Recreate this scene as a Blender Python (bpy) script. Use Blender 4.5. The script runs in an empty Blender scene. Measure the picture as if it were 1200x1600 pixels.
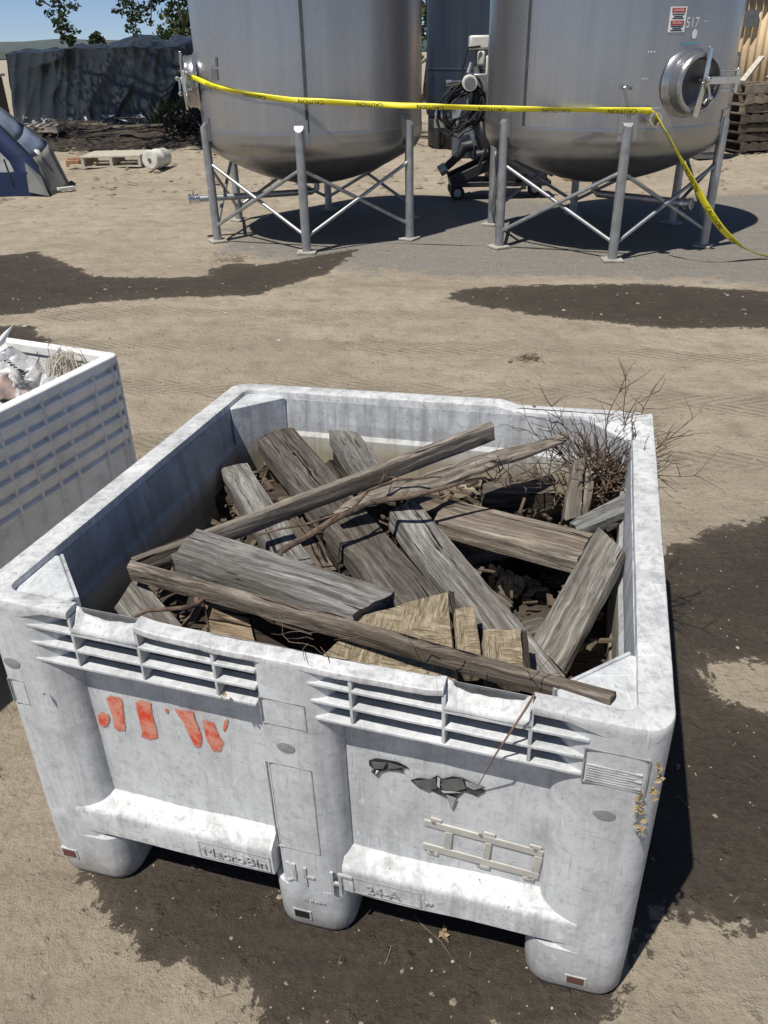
import bpy, bmesh, math, random
import numpy as np
from mathutils import Vector, Matrix, noise
R = math.radians
random.seed(7)
SC = bpy.context.scene
COL = SC.collection

# ------------------------------------------------------------------ camera
CAM_F, CAM_P, CAM_R, CAM_H, CAM_CX, CAM_CY = 1215.09, 0.49638, -0.01939, 1.6132, 606.16, 736.17
_cp, _sp, _cr, _sr = math.cos(CAM_P), math.sin(CAM_P), math.cos(CAM_R), math.sin(CAM_R)
FW = Vector((0, _cp, -_sp))
_r0, _u0 = Vector((1, 0, 0)), Vector((0, _sp, _cp))
RT = _cr * _r0 + _sr * _u0
UP = -_sr * _r0 + _cr * _u0
CAM = Vector((0, 0, CAM_H))
cd = bpy.data.cameras.new('camera')
cam = bpy.data.objects.new('camera', cd)
COL.objects.link(cam)
cam.matrix_world = Matrix(((RT.x, UP.x, -FW.x, 0), (RT.y, UP.y, -FW.y, 0), (RT.z, UP.z, -FW.z, CAM_H), (0, 0, 0, 1)))
cd.sensor_fit = 'VERTICAL'
cd.sensor_height = 24
cd.sensor_width = 18
cd.lens = 24 * CAM_F / 1600
cd.shift_x = (600 - CAM_CX) / 1600
cd.shift_y = (CAM_CY - 800) / 1600
cd.clip_start = 0.05
cd.clip_end = 20000
SC.camera = cam

# ------------------------------------------------------------------ light
SUN = Vector((-0.30, -0.324, 0.897)).normalized()
w = bpy.data.worlds.new('World')
SC.world = w
w.use_nodes = True
nt = w.node_tree
sky = nt.nodes.new('ShaderNodeTexSky')
sky.sky_type = 'NISHITA'
sky.sun_disc = False
sky.sun_elevation = math.asin(SUN.z)
sky.sun_rotation = math.atan2(SUN.x, SUN.y)
sky.air_density = 0.45
sky.dust_density = 0.05
sky.altitude = 0
sky.ozone_density = 3.5
nt.links.new(sky.outputs[0], nt.nodes['Background'].inputs[0])
nt.nodes['Background'].inputs[1].default_value = 0.095
sl = bpy.data.lights.new('sun', 'SUN')
sl.energy = 5.0
sl.angle = R(0.53)
sl.color = (1.0, 0.955, 0.88)
so = bpy.data.objects.new('sun', sl)
COL.objects.link(so)
so.rotation_euler = SUN.to_track_quat('Z', 'Y').to_euler()
SC.view_settings.view_transform = 'Standard'
SC.view_settings.look = 'None'
SC.view_settings.exposure = 0.08
SC.view_settings.gamma = 1.0

# ------------------------------------------------------------------ point helpers
def ray(px, py):
    d = FW + RT * ((px - CAM_CX) / CAM_F) - UP * ((py - CAM_CY) / CAM_F)
    return d
def P(px, py, z=0.0):
    d = ray(px, py)
    return CAM + d * ((z - CAM_H) / d.z)
def PY(px, py, Y):
    d = ray(px, py)
    return CAM + d * (Y / d.y)
def nz(v, s=1.0, seed=0.0):
    return noise.noise(Vector(v) * s + Vector((seed * 7.31, seed * 3.17, seed * 5.7)))

# ------------------------------------------------------------------ mesh builder
class MB:
    def __init__(self):
        self.v = []; self.f = []
    def add(self, vs, fs):
        o = len(self.v)
        self.v += [Vector(p) for p in vs]
        self.f += [tuple(i + o for i in f) for f in fs]
        return self
    def merge(self, other):
        return self.add(other.v, other.f)
    def box(self, lo, hi):
        x0, y0, z0 = lo; x1, y1, z1 = hi
        return self.add([(x0, y0, z0), (x1, y0, z0), (x1, y1, z0), (x0, y1, z0), (x0, y0, z1), (x1, y0, z1), (x1, y1, z1), (x0, y1, z1)],
                        [(0, 3, 2, 1), (4, 5, 6, 7), (0, 1, 5, 4), (1, 2, 6, 5), (2, 3, 7, 6), (3, 0, 4, 7)])
    def bar(self, a, b, wx, wz, up=(0, 0, 1)):
        a, b = Vector(a), Vector(b)
        d = (b - a).normalized(); u = Vector(up)
        s = d.cross(u)
        if s.length < 1e-4: s = d.cross(Vector((1, 0, 0)))
        s.normalize(); u = s.cross(d)
        vs = []
        for p in (a, b):
            for i, j in ((-1, -1), (1, -1), (1, 1), (-1, 1)):
                vs.append(p + s * (i * wx / 2) + u * (j * wz / 2))
        return self.add(vs, [(0, 1, 2, 3)[::-1], (4, 5, 6, 7), (0, 1, 5, 4), (1, 2, 6, 5), (2, 3, 7, 6), (3, 0, 4, 7)])
    def prism(self, poly, z0, z1):
        n = len(poly)
        vs = [(x, y, z0) for x, y in poly] + [(x, y, z1) for x, y in poly]
        fs = [tuple(range(n))[::-1], tuple(range(n, 2 * n))]
        fs += [(i, (i + 1) % n, n + (i + 1) % n, n + i) for i in range(n)]
        return self.add(vs, fs)
    def tube(self, pts, rad, n=8, cap=True, flat=1.0):
        pts = [Vector(p) for p in pts]
        rs = rad if isinstance(rad, (list, tuple)) else [rad] * len(pts)
        ref = None; rings = []
        for i, p in enumerate(pts):
            t = (pts[min(i + 1, len(pts) - 1)] - pts[max(i - 1, 0)])
            if t.length < 1e-9: t = Vector((0, 0, 1))
            t.normalize()
            if ref is None:
                ref = Vector((0, 0, 1)) if abs(t.z) < .9 else Vector((1, 0, 0))
            a = ref - t * ref.dot(t)
            if a.length < 1e-6: a = t.orthogonal()
            a.normalize(); b = t.cross(a); ref = a
            rings.append([p + a * (math.cos(q) * rs[i] * flat) + b * (math.sin(q) * rs[i]) for q in [2 * math.pi * k / n for k in range(n)]])
        vs = [v for r in rings for v in r]; fs = []
        for i in range(len(rings) - 1):
            for k in range(n):
                fs.append((i * n + k, i * n + (k + 1) % n, (i + 1) * n + (k + 1) % n, (i + 1) * n + k))
        if cap:
            fs.append(tuple(range(n))[::-1]); fs.append(tuple(range((len(rings) - 1) * n, len(rings) * n)))
        return self.add(vs, fs)
    def lathe(self, prof, n=64, c=(0, 0, 0), a0=0.0, a1=2 * math.pi):
        full = abs(a1 - a0 - 2 * math.pi) < 1e-6
        m = n if full else n + 1
        vs = []; fs = []
        for r, z in prof:
            for k in range(m):
                q = a0 + (a1 - a0) * k / n
                vs.append((c[0] + r * math.cos(q), c[1] + r * math.sin(q), c[2] + z))
        for i in range(len(prof) - 1):
            for k in range(n):
                k2 = (k + 1) % m
                fs.append((i * m + k, i * m + k2, (i + 1) * m + k2, (i + 1) * m + k))
        return self.add(vs, fs)
    def grid(self, fn, nu, nv):
        vs = [fn(i / nu, j / nv) for j in range(nv + 1) for i in range(nu + 1)]
        fs = [(j * (nu + 1) + i, j * (nu + 1) + i + 1, (j + 1) * (nu + 1) + i + 1, (j + 1) * (nu + 1) + i) for j in range(nv) for i in range(nu)]
        return self.add(vs, fs)
    def map(self, fn):
        self.v = [Vector(fn(p)) for p in self.v]
        return self
    def build(self, name, mat, parent=None, smooth=False, bevel=0.0, seg=2, solid=0.0, origin=None):
        if parent is not None:
            org = WL[parent.name]
        else:
            org = Vector(origin) if origin is not None else Vector((0, 0, 0))
        me = bpy.data.meshes.new(name)
        me.from_pydata([p - org for p in self.v], [], self.f)
        bm = bmesh.new(); bm.from_mesh(me)
        bmesh.ops.recalc_face_normals(bm, faces=bm.faces)
        bm.to_mesh(me); bm.free()
        if mat is not None: me.materials.append(mat)
        o = bpy.data.objects.new(name, me)
        COL.objects.link(o)
        if parent is not None: o.parent = parent
        else: o.location = org
        WL[o.name] = org
        if smooth:
            me.shade_smooth()
            if smooth != 'all':
                try: me.set_sharp_from_angle(angle=R(38))
                except Exception: pass
        if solid:
            m = o.modifiers.new('thick', 'SOLIDIFY'); m.thickness = solid; m.offset = 0
        if bevel:
            m = o.modifiers.new('bevel', 'BEVEL'); m.width = bevel; m.segments = seg; m.limit_method = 'ANGLE'; m.angle_limit = R(40)
            me.shade_smooth()
            try: me.set_sharp_from_angle(angle=R(38))
            except Exception: pass
        return o
WL = {}
def tag(o, label, cat=None, group=None, kind=None):
    if label: o['label'] = label
    if cat: o['category'] = cat
    if group: o['group'] = group
    if kind: o['kind'] = kind
    return o
def thing(name, label, cat, loc=(0, 0, 0), group=None):
    o = bpy.data.objects.new(name, None)
    COL.objects.link(o)
    o.location = loc
    o.empty_display_size = .1
    WL[o.name] = Vector(loc)
    return tag(o, label, cat, group)
def text_flat(s, size=1.0, extrude=0.0):
    cu = bpy.data.curves.new('lettering', 'FONT')
    cu.body = s; cu.size = size; cu.extrude = extrude; cu.resolution_u = 2
    cu.align_x = 'CENTER'; cu.align_y = 'CENTER'
    ob = bpy.data.objects.new('lettering', cu)
    COL.objects.link(ob)
    dg = bpy.context.evaluated_depsgraph_get()
    me = bpy.data.meshes.new_from_object(ob.evaluated_get(dg))
    m = MB().add([v.co.copy() for v in me.vertices], [tuple(p.vertices) for p in me.polygons])
    bpy.data.objects.remove(ob); bpy.data.curves.remove(cu); bpy.data.meshes.remove(me)
    return m

# ------------------------------------------------------------------ materials
class NT:
    def __init__(self, name):
        self.m = bpy.data.materials.new(name); self.m.use_nodes = True
        self.t = self.m.node_tree; self.b = self.t.nodes['Principled BSDF']
        self.out = self.t.nodes['Material Output']
    def n(self, ty, **kw):
        nd = self.t.nodes.new(ty)
        for k, v in kw.items(): setattr(nd, k, v)
        return nd
    def l(self, a, b): self.t.links.new(a, b)
    def coord(self, kind='Object', scale=(1, 1, 1), rot=(0, 0, 0)):
        c = self.n('ShaderNodeTexCoord'); mp = self.n('ShaderNodeMapping')
        mp.inputs['Scale'].default_value = scale; mp.inputs['Rotation'].default_value = rot
        self.l(c.outputs[kind], mp.inputs[0]); return mp.outputs[0]
    def geo(self, scale=(1, 1, 1), rot=(0, 0, 0)):
        c = self.n('ShaderNodeNewGeometry'); mp = self.n('ShaderNodeMapping')
        mp.inputs['Scale'].default_value = scale; mp.inputs['Rotation'].default_value = rot
        self.l(c.outputs['Position'], mp.inputs[0]); return mp.outputs[0]
    def noise(self, vec, scale, detail=6, rough=.6, dist=0.0):
        nd = self.n('ShaderNodeTexNoise'); self.l(vec, nd.inputs['Vector'])
        nd.inputs['Scale'].default_value = scale; nd.inputs['Detail'].default_value = detail
        nd.inputs['Roughness'].default_value = rough; nd.inputs['Distortion'].default_value = dist
        return nd.outputs['Fac']
    def vor(self, vec, scale, feat='F1'):
        nd = self.n('ShaderNodeTexVoronoi', feature=feat); self.l(vec, nd.inputs['Vector'])
        nd.inputs['Scale'].default_value = scale; return nd.outputs['Distance']
    def ramp(self, fac, stops, mode='LINEAR'):
        nd = self.n('ShaderNodeValToRGB'); cr = nd.color_ramp; cr.interpolation = mode
        while len(cr.elements) > 1: cr.elements.remove(cr.elements[-1])
        for i, (p, c) in enumerate(stops):
            e = cr.elements[0] if i == 0 else cr.elements.new(p)
            e.position = p
            if not isinstance(c, (tuple, list)): c = (c, c, c)
            e.color = (*c[:3], 1)
        self.l(fac, nd.inputs[0]); return nd.outputs[0]
    def mix(self, fac, a, b, mode='MIX'):
        nd = self.n('ShaderNodeMix', data_type='RGBA', blend_type=mode)
        for s, x in ((nd.inputs[0], fac), (nd.inputs[6], a), (nd.inputs[7], b)):
            if hasattr(x, 'links') or hasattr(x, 'is_linked'): self.l(x, s)
            elif isinstance(x, (tuple, list)): s.default_value = (*x[:3], 1)
            else: s.default_value = x if s == nd.inputs[0] else (x, x, x, 1)
        return nd.outputs[2]
    def math(self, op, a, b=0.0, c=None, clamp=False):
        nd = self.n('ShaderNodeMath', operation=op); nd.use_clamp = clamp
        for i, x in enumerate((a, b) if c is None else (a, b, c)):
            if hasattr(x, 'is_linked'): self.l(x, nd.inputs[i])
            else: nd.inputs[i].default_value = x
        return nd.outputs[0]
    def sep(self, vec):
        nd = self.n('ShaderNodeSeparateXYZ'); self.l(vec, nd.inputs[0]); return nd.outputs
    def attr(self, name):
        nd = self.n('ShaderNodeAttribute', attribute_name=name); return nd.outputs['Fac']
    def bump(self, h, strength=.3, dist=.01, prev=None):
        nd = self.n('ShaderNodeBump'); nd.inputs['Strength'].default_value = strength; nd.inputs['Distance'].default_value = dist
        self.l(h, nd.inputs['Height'])
        if prev is not None: self.l(prev, nd.inputs['Normal'])
        self.l(nd.outputs[0], self.b.inputs['Normal']); return nd.outputs[0]
    def set(self, **kw):
        for k, v in kw.items():
            s = self.b.inputs[k.replace('_', ' ')]
            if hasattr(v, 'is_linked'): self.l(v, s)
            elif isinstance(v, (tuple, list)) and len(v) == 3: s.default_value = (*v, 1)
            else: s.default_value = v
        return self

def simple(name, col, rough=.6, metal=0.0, var=.25, scale=8, bump=.0):
    t = NT(name); v = t.coord()
    n1 = t.noise(v, scale)
    lo = tuple(c * (1 - var) for c in col); hi = tuple(min(1, c * (1 + var)) for c in col)
    t.set(Base_Color=t.ramp(n1, [(.3, lo), (.7, hi)]), Roughness=rough, Metallic=metal)
    if bump: t.bump(t.noise(v, scale * 6), bump, .01)
    return t.m

def m_plastic(name, base, grime=1.0, stain=False, warm=False):
    t = NT(name); v = t.coord()
    big = t.noise(v, 2.6, 5, .6)
    mid = t.noise(v, 14, 8, .68)
    fine = t.noise(v, 95, 4, .7)
    vs = t.coord(scale=(22, 22, 1.6))
    streak = t.noise(vs, 1.0, 7, .7, .4)
    col = t.ramp(mid, [(.28, tuple(c * .74 for c in base)), (.5, base), (.75, tuple(min(.9, c * 1.12) for c in base))])
    g1 = t.ramp(big, [(.30, .30 * grime), (.60, 0.0)])
    col = t.mix(g1, col, (.29, .30, .32))
    g2 = t.ramp(streak, [(.30, .45 * grime), (.52, 0.0)])
    col = t.mix(g2, col, (.21, .215, .22))
    mott = t.ramp(t.noise(v, 58, 9, .8, .2), [(.36, .5 * grime), (.50, 0.0)])
    col = t.mix(mott, col, (.27, .28, .295))
    lim = t.ramp(t.noise(v, 7, 9, .75, .5), [(.56, 0.0), (.70, .55)])
    col = t.mix(lim, col, tuple(min(.88, c * 1.28) for c in base))
    spk = t.ramp(t.noise(v, 60, 6, .75), [(.29, .85 * grime), (.37, 0.0)])
    col = t.mix(spk, col, (.13, .13, .125))
    # scratches
    for kk, (sc_, ro_) in enumerate((((170, 6, 14), (.2, 1.1, .4)), ((9, 190, 22), (.8, .2, .6)), ((14, 11, 210), (.15, .3, .9)))):
        sl_ = t.ramp(t.noise(t.coord(scale=sc_, rot=ro_), 1.0, 4, .55), [(.655, 0.0), (.69, .42 * min(1, grime + .2))])
        col = t.mix(sl_, col, (.24, .245, .25) if kk != 1 else tuple(min(.86, c * 1.3) for c in base))
    dr = t.ramp(t.noise(t.coord(scale=(48, 48, 2.2)), 1.0, 5, .6, .25), [(.60, 0.0), (.74, .42 * grime)])
    col = t.mix(dr, col, (.33, .325, .31))
    zb = t.sep(v)[2]
    mud = t.ramp(t.math('ADD', zb, t.math('MULTIPLY', t.math('SUBTRACT', t.noise(v, 16, 7, .7), .5), .22)), [(.0, .75), (.05, .4), (.13, 0.0)])
    col = t.mix(mud, col, (.235, .20, .155))
    sc1 = t.ramp(t.noise(t.coord(scale=(120, 4, 9), rot=(.3, .5, .9)), 1.0, 3, .5), [(.66, 0.0), (.72, .35)])
    col = t.mix(sc1, col, tuple(min(.9, c * 1.22) for c in base))
    sc2 = t.ramp(t.noise(t.coord(scale=(9, 7, 150), rot=(.9, .5, .3)), 1.0, 2, .5), [(.24, .35), (.28, 0.0)])
    col = t.mix(sc2, col, (.25, .25, .25))
    if stain:
        z = t.sep(t.coord())[2]
        zz = t.math('ADD', z, t.math('MULTIPLY', t.math('SUBTRACT', mid, .5), .03))
        y = t.ramp(zz, [(0.0, 1.0), (.44, 1.0), (.545, .75), (.60, .45), (.625, 0.0)])
        band = t.ramp(zz, [(.0, (.27, .235, .17)), (.50, (.36, .31, .21)), (.555, (.31, .245, .13)), (.575, (.46, .40, .26)), (.62, (.62, .60, .52))])
        col = t.mix(y, col, t.mix(.55, band, col, 'MULTIPLY') if False else band)
        drips = t.ramp(t.noise(t.coord(scale=(30, 30, .9)), 1.0, 5, .6), [(.36, .5), (.5, 0.0)])
        col = t.mix(drips, col, (.22, .215, .2))
    t.set(Base_Color=col, Roughness=t.ramp(mid, [(.3, .62), (.7, .48)]))
    t.b.inputs['Specular IOR Level'].default_value = .35
    h = t.math('ADD', t.math('MULTIPLY', mid, .7), t.math('MULTIPLY', fine, .25))
    t.bump(h, .22, .006)
    return t.m
M_BIN = m_plastic('weathered_plastic', (.59, .61, .618), .95)
M_BINTOP = m_plastic('weathered_plastic_rim', (.65, .655, .65), 1.45)
M_LINER = m_plastic('stained_plastic', (.56, .585, .61), 1.35, stain=True)
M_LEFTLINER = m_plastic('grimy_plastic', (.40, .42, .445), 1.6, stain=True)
M_BIN2 = m_plastic('clean_plastic', (.84, .835, .81), .22)

def m_wood(name):
    t = NT(name); v = t.coord()
    oi = t.n('ShaderNodeObjectInfo')
    off = t.n('ShaderNodeVectorMath', operation='ADD')
    cmb = t.n('ShaderNodeCombineXYZ')
    t.l(t.math('MULTIPLY', oi.outputs['Random'], 37.0), cmb.inputs[0]); t.l(t.math('MULTIPLY', oi.outputs['Random'], 91.0), cmb.inputs[1])
    t.l(v, off.inputs[0]); t.l(cmb.outputs[0], off.inputs[1])
    def mp(s):
        m = t.n('ShaderNodeMapping'); m.inputs['Scale'].default_value = s; t.l(off.outputs[0], m.inputs[0]); return m.outputs[0]
    wv = t.n('ShaderNodeTexNoise'); t.l(mp((5, 11, 11)), wv.inputs['Vector']); wv.inputs['Scale'].default_value = 1.0; wv.inputs['Detail'].default_value = 3
    wsub = t.n('ShaderNodeVectorMath', operation='SUBTRACT'); t.l(wv.outputs['Color'], wsub.inputs[0]); wsub.inputs[1].default_value = (.5, .5, .5)
    wsc = t.n('ShaderNodeVectorMath', operation='MULTIPLY'); t.l(wsub.outputs[0], wsc.inputs[0]); wsc.inputs[1].default_value = (.03, .030, .030)
    wad = t.n('ShaderNodeVectorMath', operation='ADD'); t.l(off.outputs[0], wad.inputs[0]); t.l(wsc.outputs[0], wad.inputs[1]); off = wad
    grain = t.noise(mp((4.5, 95, 95)), 1.0, 9, .74, .4)
    broad = t.noise(mp((2.0, 12, 12)), 1.0, 5, .6, .8)
    fine = t.noise(mp((24, 300, 300)), 1.0, 5, .7)
    blot = t.noise(mp((5, 9, 9)), 1.0, 5, .6)
    crack = t.noise(mp((2.2, 52, 52)), 1.0, 3, .5, 1.2)
    col = t.ramp(grain, [(.30, (.028, .025, .023)), (.42, (.112, .106, .10)), (.53, (.235, .226, .213)), (.68, (.46, .447, .425))])
    col = t.mix(t.ramp(broad, [(.35, .65), (.6, 0.0)]), col, (.085, .07, .057))
    col = t.mix(t.ramp(fine, [(.35, .45), (.55, 0.0)]), col, (.05, .04, .032))
    col = t.mix(t.ramp(blot, [(.58, 0.0), (.75, .4)]), col, (.40, .37, .33))
    ck = t.ramp(crack, [(.32, 1.0), (.36, 0.0)])
    col = t.mix(ck, col, (.012, .01, .008))
    col = t.mix(1.0, col, oi.outputs['Color'], 'MULTIPLY')
    t.set(Base_Color=col, Roughness=.86)
    t.b.inputs['Specular IOR Level'].default_value = .2
    h = t.math('SUBTRACT', t.math('ADD', t.math('MULTIPLY', grain, .8), t.math('MULTIPLY', fine, .5)), t.math('MULTIPLY', ck, 1.2))
    t.bump(h, .75, .006)
    return t.m
M_WOOD = m_wood('weathered_timber')

def m_straw():
    t = NT('fibrous_cut_wood'); v = t.coord()
    ds = t.noise(v, 9, 4, .6)
    a = t.noise(t.coord(scale=(120, 14, 50), rot=(.2, .4, .5)), 1.0, 6, .7, 1.5)
    b = t.noise(t.coord(scale=(16, 140, 60), rot=(.1, .7, 1.1)), 1.0, 6, .7, 1.5)
    g = t.mix(t.ramp(ds, [(.45, 0.0), (.55, 1.0)]), a, b)
    col = t.ramp(g, [(.32, (.06, .042, .024)), (.44, (.24, .185, .115)), (.56, (.42, .35, .24)), (.72, (.62, .55, .42))])
    t.set(Base_Color=col, Roughness=.9); t.bump(g, .9, .012)
    return t.m
M_STRAW = m_straw()
def m_char():
    t = NT('charred_wood'); v = t.coord()
    g = t.noise(v, 30, 8, .7, .5)
    t.set(Base_Color=t.ramp(g, [(.3, (.004, .004, .0045)), (.7, (.018, .016, .015)), (.85, (.05, .045, .04))]), Roughness=.85)
    t.b.inputs['Specular IOR Level'].default_value = .12
    t.bump(t.math('ADD', g, t.vor(v, 26)), .9, .012); return t.m
M_CHAR = m_char()
def m_twig(name, c0, c1):
    t = NT(name); v = t.coord()
    t.set(Base_Color=t.ramp(t.noise(v, 45), [(.35, c0), (.65, c1)]), Roughness=.85); return t.m
M_TWIG = m_twig('dead_twig', (.05, .034, .024), (.17, .115, .082))
M_REDTWIG = m_twig('red_twig', (.12, .06, .045), (.24, .14, .10))
M_DRYLEAF = m_twig('dry_leaf', (.17, .115, .06), (.38, .29, .175))

def m_steel(name, base=.38, rough=.23, streaks=True):
    t = NT(name); v = t.coord()
    s = t.noise(t.coord(scale=(3, 3, 90)), 1.0, 5, .6)
    vst = t.noise(t.coord(scale=(7, 7, .35)), 1.0, 6, .65, .3)
    bl = t.noise(v, 1.3, 5, .6)
    vs2 = t.noise(t.coord(scale=(30, 30, .25)), 1.0, 4, .6)
    f = t.math('ADD', t.math('MULTIPLY', vst, .45), t.math('ADD', t.math('MULTIPLY', bl, .3), t.math('MULTIPLY', vs2, .25)))
    col = t.ramp(f, [(.3, (base * .84, base * .845, base * .87)), (.5, (base, base, base * 1.02)), (.72, (base * 1.13, base * 1.12, base * 1.12))])
    col = t.mix(t.ramp(t.noise(v, 22, 8, .7), [(.25, .55), (.36, 0.0)]), col, (.16, .14, .12))
    t.set(Base_Color=col, Metallic=.8, Roughness=t.ramp(f, [(.3, rough + .12), (.7, rough - .03)]))
    t.bump(t.math('ADD', s, t.math('MULTIPLY', bl, 2.0)), .06, .004)
    return t.m
M_STEEL = m_steel('brushed_steel')
def m_dish_old():
    t = NT('dish_steel'); v = t.coord()
    z = t.sep(v)[2]
    n1 = t.noise(v, 9, 8, .7)
    col = t.ramp(n1, [(.3, (.14, .115, .09)), (.55, (.34, .32, .29)), (.75, (.44, .43, .41))])
    t.set(Base_Color=col, Metallic=.8, Roughness=.34); t.bump(n1, .08, .004); return t.m
def m_dish():
    t = NT('dish_steel'); v = t.coord(); z = t.sep(v)[2]
    n1 = t.noise(v, 7, 8, .7); n2 = t.noise(v, 30, 6, .7)
    st = t.ramp(t.math('ADD', t.math('MULTIPLY', n1, .6), t.math('MULTIPLY', z, -.55)), [(-.0, 0.0), (.12, .75)])
    col = t.mix(t.ramp(t.math('ADD', n1, t.math('MULTIPLY', t.math('SUBTRACT', .8, z), 1.1)), [(.45, 0.0), (.85, .85)]), (.36, .36, .36), t.ramp(n2, [(.35, (.10, .085, .07)), (.65, (.22, .205, .185))]))  # stain, plus the bowl's darker shaded lower part put into the colour
    t.set(Base_Color=col, Metallic=.85, Roughness=.33); t.bump(n1, .05, .004); return t.m
M_DISH = m_dish()
M_GALV = simple('dull_steel_tube', (.40, .41, .42), .45, .75, .2, 12)
M_POLISH = simple('polished_steel', (.62, .62, .61), .22, .95, .1, 6)
M_DARKSTEEL = simple('dark_door_steel', (.12, .12, .12), .4, .6, .4, 5)
M_GREYPLATE = simple('grey_plate', (.13, .14, .145), .6, .2, .2, 10)
M_CONC = simple('pale_foot_plate', (.36, .34, .30), .85, 0, .25, 14, .3)
M_TAPE = simple('yellow_tape_film', (.78, .70, .025), .45, 0, .06, 3)
M_BLACKINK = simple('black_ink', (.012, .012, .012), .6, 0, .1)
M_WHITEINK = simple('white_marking', (.75, .76, .76), .6, 0, .05)
M_REDINK = simple('red_marking', (.42, .035, .03), .6, 0, .1)
M_TEALINK = simple('teal_marking', (.12, .30, .36), .6, 0, .1)
M_BLACK = simple('black_paint', (.016, .017, .02), .5, 0, .4, 6)
M_RUBBER = simple('black_rubber', (.012, .012, .013), .6, 0, .3, 20)
M_OFFWHITE = simple('off_white_paint', (.62, .61, .56), .5, 0, .15, 9)
M_NAVY = None
def m_navy():
    t = NT('navy_tank_paint'); f = t.noise(t.coord(scale=(10, 10, .5)), 1.0, 5, .6)
    t.set(Base_Color=t.ramp(f, [(.3, (.012, .02, .034)), (.7, (.026, .04, .062))]), Roughness=.5, Metallic=.1); return t.m
M_NAVY = m_navy()
def m_paint_red():
    t = NT('faded_red_stencil'); v = t.coord()
    n1 = t.noise(v, 70, 7, .7)
    n0 = t.noise(v, 22, 5, .6)
    t.set(Base_Color=t.mix(t.ramp(t.math('ADD', t.math('MULTIPLY', n1, .45), t.math('MULTIPLY', n0, .55)), [(.43, 1.0), (.55, 0.0)]), (.60, .27, .19), (.62, .055, .022)), Roughness=.6)
    e = t.attr('edge')
    al = t.math('ADD', e, t.math('MULTIPLY', t.math('SUBTRACT', n1, .5), .55))
    al = t.math('ADD', al, t.math('MULTIPLY', t.math('SUBTRACT', n0, .45), .5))
    t.set(Alpha=t.ramp(al, [(.0, 0.0), (.14, .92), (.5, 1.0)]))
    return t.m
M_REDPAINT = m_paint_red()
def m_tarp():
    t = NT('black_plastic_sheet'); v = t.coord()
    n1 = t.noise(t.coord(scale=(2.5, 2.5, 7), rot=(0, .7, 0)), 1.0, 6, .62, 1.0)
    wr = t.noise(t.coord(scale=(5, 5, 16), rot=(.3, .5, .2)), 1.0, 6, .6, .6)
    t.set(Base_Color=t.ramp(n1, [(.3, (.016, .021, .023)), (.6, (.03, .037, .041)), (.8, (.07, .078, .083))]), Roughness=t.ramp(n1, [(.3, .42), (.7, .25)]))
    t.b.inputs['Specular IOR Level'].default_value = .55
    t.bump(t.math('ADD', t.math('MULTIPLY', n1, .6), t.math('MULTIPLY', wr, .35)), .22, .05); return t.m
M_TARP = m_tarp()
M_BLUE = simple('blue_tent_fabric', (.007, .021, .075), .7, 0, .2, 5)
M_TENTGREY = simple('grey_tent_fabric', (.20, .20, .19), .8, 0, .2, 4)
M_TENTPALE = simple('pale_blue_tent_fabric', (.13, .165, .23), .7, 0, .2, 4)
M_MESHWIN = simple('tent_mesh_window', (.30, .31, .31), .8, 0, .1, 30)
M_PALEWOOD = simple('bleached_pallet_wood', (.50, .46, .38), .85, 0, .25, 18, .3)
M_PALLET = simple('grey_pallet_wood', (.20, .165, .125), .88, 0, .45, 9, .3)
M_DARKPALLET = simple('dark_pallet_wood', (.085, .068, .05), .88, 0, .45, 9, .3)
M_CORR = simple('tan_corrugated_panel', (.56, .43, .26), .65, 0, .12, 6)
M_BROWNBOX = simple('brown_box_panel', (.10, .085, .07), .8, 0, .1, 4)
M_REDMACH = simple('red_machine_paint', (.5, .03, .03), .45, 0, .15, 4)
M_CARD = simple('cardboard', (.33, .25, .16), .85, 0, .15, 8)
M_BRICK = simple('brown_brick', (.30, .17, .09), .85, 0, .25, 9)
M_SOIL = simple('dark_soil', (.042, .032, .023), .95, 0, .5, 5, .6)

# ------------------------------------------------------------------ setting: ground
def polypts(l): return np.array([P(x, y)[:2] for x, y in l])
def sdf(X, Y, poly):
    d = np.full(X.shape, 1e9); ins = np.zeros(X.shape, bool)
    n = len(poly)
    for i in range(n):
        ax, ay = poly[i]; bx, by = poly[(i + 1) % n]
        ex, ey = bx - ax, by - ay
        t = np.clip(((X - ax) * ex + (Y - ay) * ey) / (ex * ex + ey * ey + 1e-12), 0, 1)
        d = np.minimum(d, np.hypot(X - ax - t * ex, Y - ay - t * ey))
        c = ((ay > Y) != (by > Y)) & (X < (bx - ax) * (Y - ay) / (by - ay + 1e-12) + ax)
        ins ^= c
    return np.where(ins, d, -d)
def steps(segs, last, grow=1.28, far=6000):
    out = []
    for a, b, s in segs: out += list(np.arange(a, b, s))
    x = segs[-1][1]; s = last
    while x < far:
        out.append(x); x += s; s *= grow
    out.append(far); return out
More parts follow.
